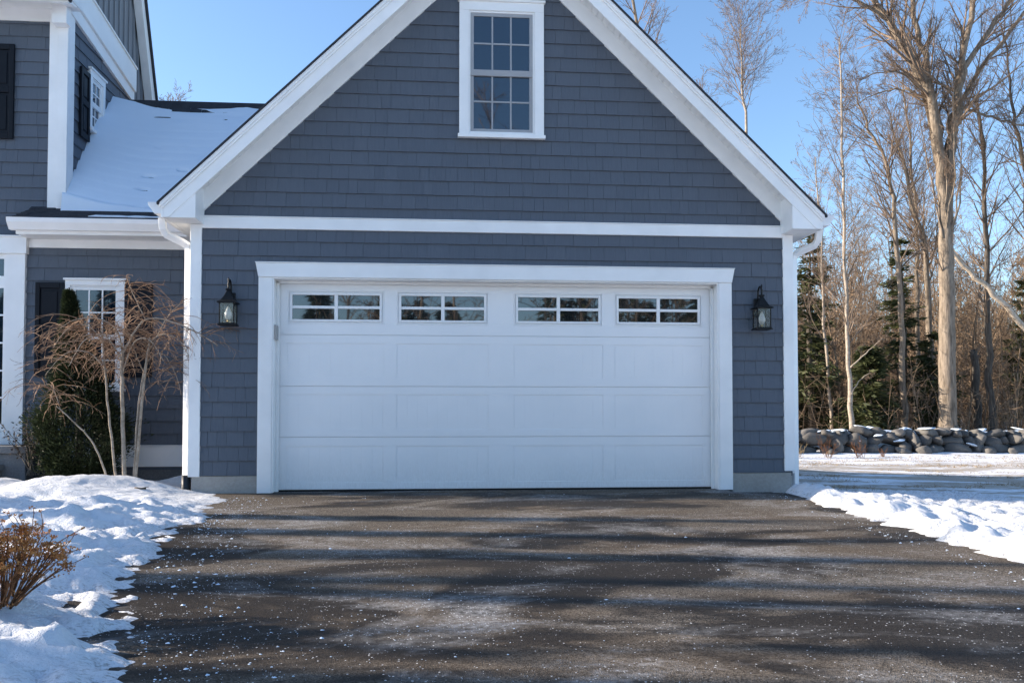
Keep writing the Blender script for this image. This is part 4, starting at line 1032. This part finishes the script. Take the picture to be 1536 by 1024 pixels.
# conical yew
root = thing('yew_shrub', (-4.78, .85, .0), 'dark green conical evergreen shrub behind the bare weeping tree', 'shrub')
rr = random.Random(51); ng = np.random.default_rng(51); C = []; D = []; segs = []
def yew_r(z): return .45*min(1, (.35+z*1.3))*(1-max(0, z-.55)/1.75)**1.25 if z < 2.3 else .02
cxz = lambda z: -4.78-.10*max(0, z-.7)
for i in range(52000):
    z = 2.25*rr.random()**1.35; r = yew_r(z); lump = 1+.22*noise.noise(Vector((z*4, 1, rr.randrange(8)*3.1))); a = rr.random()*6.283
    lump = 1+.40*noise.noise(Vector((math.cos(a)*1.7, math.sin(a)*1.7, z*3.2))); q = (r+.012)*lump*(1-.5*rr.random()**2.2)*(1+.5*rr.random()**7)
    C.append((cxz(z)+q*math.cos(a), .88+q*.8*math.sin(a), z)); D.append((math.cos(a)+rr.gauss(0, .4), math.sin(a)+rr.gauss(0, .4), .55+rr.gauss(0, .45)))
A = leaf_quads(np.array(C), np.array(D), ng.uniform(.03, .07, len(C)), ng.uniform(.010, .018, len(C)), ng); quads('foliage', *A, 'yew', root)
mb = MB(); mb.tube([(-4.78, .88, -.05), (-4.8, .88, 1.2), (-4.93, .88, 2.3)], [.05, .035, .008], 7); mb.build('stem', 'bark_dark', root, True, 0, False)
# small dark leafy bush
root = thing('dark_bush', (-5.25, .75, .2), 'sparse dark leafy bush between the stone steps and the conical evergreen', 'shrub')
t = Tree(61); rr = t.r; C = []; D = []
for i in range(12):
    p = Vector((-5.22+rr.gauss(0, .05), .78, .15)); d = Vector((rr.uniform(-.55, .3), rr.uniform(-.3, .2), 1)).normalized(); L = rr.uniform(.45, .98); n = 9
    for k_ in range(n):
        d = (d+t.rv()*.12).normalized(); q = p+d*(L/n); t.segs.append((*p, *q, .006*(1-k_/n)+.002, .006*(1-(k_+1)/n)+.002))
        if k_ > 2:
            for _ in range(4):
                e = (d+t.rv()*.9).normalized(); s2 = q+e*rr.uniform(.03, .09); t.segs.append((*q, *s2, .002, .001)); C.append(tuple(s2)); D.append(tuple(t.rv()))
        p = q
V, Q = segs_mesh(t.segs, 3); quads('stem', V, Q, 'bark_dark', root); ng = np.random.default_rng(3)
A = leaf_quads(np.array(C), np.array(D), ng.uniform(.03, .05, len(C)), ng.uniform(.014, .026, len(C)), ng); quads('foliage', *A, 'dark_leaf', root)
# dried hydrangea
root = thing('hydrangea_bush', (-2.46, -5.8, .1), 'dried rust-brown flowering bush standing in the snow near the camera', 'shrub')
t = Tree(71); rr = t.r; C = []; D = []
def cluster(c, r, n):
    for _ in range(n):
        v = t.rv(); v.z *= .45; v = v.normalized()*r*rr.random()**.4; C.append((c.x+v.x, c.y+v.y, c.z+v.z*.6)); D.append((rr.gauss(0, 1), rr.gauss(0, 1), rr.gauss(0, .8)+.4))
for i in range(85):
    a = rr.random()*6.283; p = Vector((-2.47+.06*math.cos(a), -5.8+.06*math.sin(a), .04)); sp = rr.random()**.7
    d = Vector((math.cos(a)*sp*.72, math.sin(a)*sp*.72, 1)).normalized(); L = rr.uniform(.23, .38); n = 8
    for k_ in range(n):
        d = (d+t.rv()*.07).normalized(); q = p+d*(L/n); t.segs.append((*p, *q, .0042*(1-k_/n)+.0016, .0042*(1-(k_+1)/n)+.0016))
        if k_ > 2 and rr.random() < .75:
            e = (d+t.rv()*.6).normalized(); s2 = q
            for _k in range(4):
                e = (e+t.rv()*.12+Vector((0, 0, .08))).normalized(); s3 = s2+e*rr.uniform(.014, .032); t.segs.append((*s2, *s3, .0018, .0013)); s2 = s3
            cluster(s2, rr.uniform(.008, .018), 9)
        p = q
    cluster(p, rr.uniform(.022, .046), 85)
V, Q = segs_mesh(t.segs, 4); quads('stem', V, Q, 'hydrangea_stem', root, True); ng = np.random.default_rng(4)
A = leaf_quads(np.array(C), np.array(D), ng.uniform(.006, .013, len(C)), ng.uniform(.005, .010, len(C)), ng); quads('flower_heads', *A, 'dried_flower', root)
# dry tufts in front of the wall
for i, (x, y, h, lab) in enumerate(((7.35, 9.4, .34, 'small dry brown tuft nearest the garage downspout, before the stone wall'), (8.05, 9.4, .50, 'tallest dry twiggy clump before the stone wall'), (8.75, 9.3, .40, 'dry twiggy clump right of the tallest one, before the stone wall'), (9.4, 9.5, .22, 'smallest dry tuft, rightmost of those before the stone wall'))):
    root = thing('dry_tuft', (x, y, gz(x, y)), lab, 'dry plant', 'dry tufts before the stone wall'); t = Tree(80+i); rr = t.r
    for q in range(13):
        p = Vector((x+rr.gauss(0, .06 if i < 3 else .012), y+rr.gauss(0, .05 if i < 3 else .012), gz(x, y)-.03)); d = Vector((rr.gauss(0, .32), rr.gauss(0, .3), 1)).normalized(); L = h*rr.uniform(.5, 1.15)
        t.twig(p, d, L, .004, 2, dict(step=.08, tip=.002, wig=.06, up=.0, kids=[0, 0, 5, 2], max=4, ang=(R(15), R(40)), ratio=(.3, .5)))
    V, Q = segs_mesh(t.segs, 3); quads('stalks', V, Q, 'hydrangea_stem' if i else 'dead_grass', root)
# dead grass in the lawn
rr = random.Random(91); ng = np.random.default_rng(9); C = []; D = []
while len(C) < 16000:
    x = rr.uniform(3.6, 17); y = rr.uniform(-2, 9.6)
    if noise.fractal(Vector((x*.35, y*1.1, 12)), .9, 2, 3)+.25*(y > 6) < .18+.25*rr.random(): continue
    for _ in range(5):
        C.append((x+rr.gauss(0, .03), y+rr.gauss(0, .03), gz(x, y)-.005)); D.append((rr.gauss(0, .7), rr.gauss(0, .7), .55))
A = leaf_quads(np.array(C), np.array(D), ng.uniform(.03, .08, len(C)), ng.uniform(.003, .006, len(C)), ng)
tag(quads('grass', *A, 'dead_grass', None), 'flattened straw-coloured winter grass showing through thin snow', 'grass', kind='stuff')
# fallen twigs on the left snow
for pts, lab in (([(-4.95, -.62, .11), (-4.83, -.52, .13), (-4.74, -.44, .13), (-4.70, -.30, .16)], 'dark crooked stick lying on the snow mound near the steps'), ([(-3.66, -.62, .14), (-3.60, -.65, .11), (-3.56, -.60, .12)], 'short dark twig on the snow below the weeping tree')):
    mb = MB(); mb.tube([(x, y, hl(x, y)+.008) for x, y, z in pts], .008, 5); a, b = pts[1][:2]; mb.tube([(a, b, hl(a, b)+.008), (a+.06, b+.07, hl(a+.06, b+.07)+.03)], .004, 4)
    tag(mb.build('fallen_twig', 'bark_dark', None, True), lab, 'twig')

# ------------------------------------------------------------------ CAMERA, LIGHT, WORLD
cd = bpy.data.cameras.new('camera'); cam = bpy.data.objects.new('camera', cd); COL.objects.link(cam); S.camera = cam
cd.sensor_width = 36; cd.sensor_fit = 'HORIZONTAL'; cd.lens = 1300/1536*36; cd.shift_y = 66.417/1536; cd.clip_end = 2000; cd.clip_start = .05
yaw, pitch = R(4.8), R(1.7)
cam.location = (-.6663, -9.4865, .8706); cam.rotation_euler = (PI/2+pitch, 0, -yaw)

sd_ = Vector((-math.cos(SUN_EL)*math.cos(SUN_AZ), math.cos(SUN_EL)*math.sin(SUN_AZ), math.sin(SUN_EL)))
ld = bpy.data.lights.new('sun', 'SUN'); ld.energy = 11.0; ld.angle = R(.53); ld.color = (1, .86, .70)
lo = bpy.data.objects.new('sun', ld); COL.objects.link(lo); lo.rotation_euler = (-sd_).to_track_quat('-Z', 'Y').to_euler()
W = bpy.data.worlds.new('World'); S.world = W; W.use_nodes = True; nt = W.node_tree; nt.nodes.clear()
sky = nt.nodes.new('ShaderNodeTexSky'); sky.sky_type = 'NISHITA'; sky.sun_disc = False; sky.sun_elevation = SUN_EL
sky.sun_rotation = math.atan2(sd_.x, sd_.y); sky.air_density = 1.0; sky.dust_density = .6; sky.ozone_density = 3.4
bg = nt.nodes.new('ShaderNodeBackground'); bg.inputs[1].default_value = .305; ow = nt.nodes.new('ShaderNodeOutputWorld')
nt.links.new(sky.outputs[0], bg.inputs[0]); nt.links.new(bg.outputs[0], ow.inputs[0])
S.render.engine = 'CYCLES'; S.cycles.max_bounces = 6; S.cycles.diffuse_bounces = 3; S.cycles.glossy_bounces = 3; S.cycles.transparent_max_bounces = 8
S.cycles.use_denoising = True
S.view_settings.view_transform = 'Standard'; S.view_settings.look = 'None'; S.view_settings.exposure = 0; S.view_settings.gamma = 1
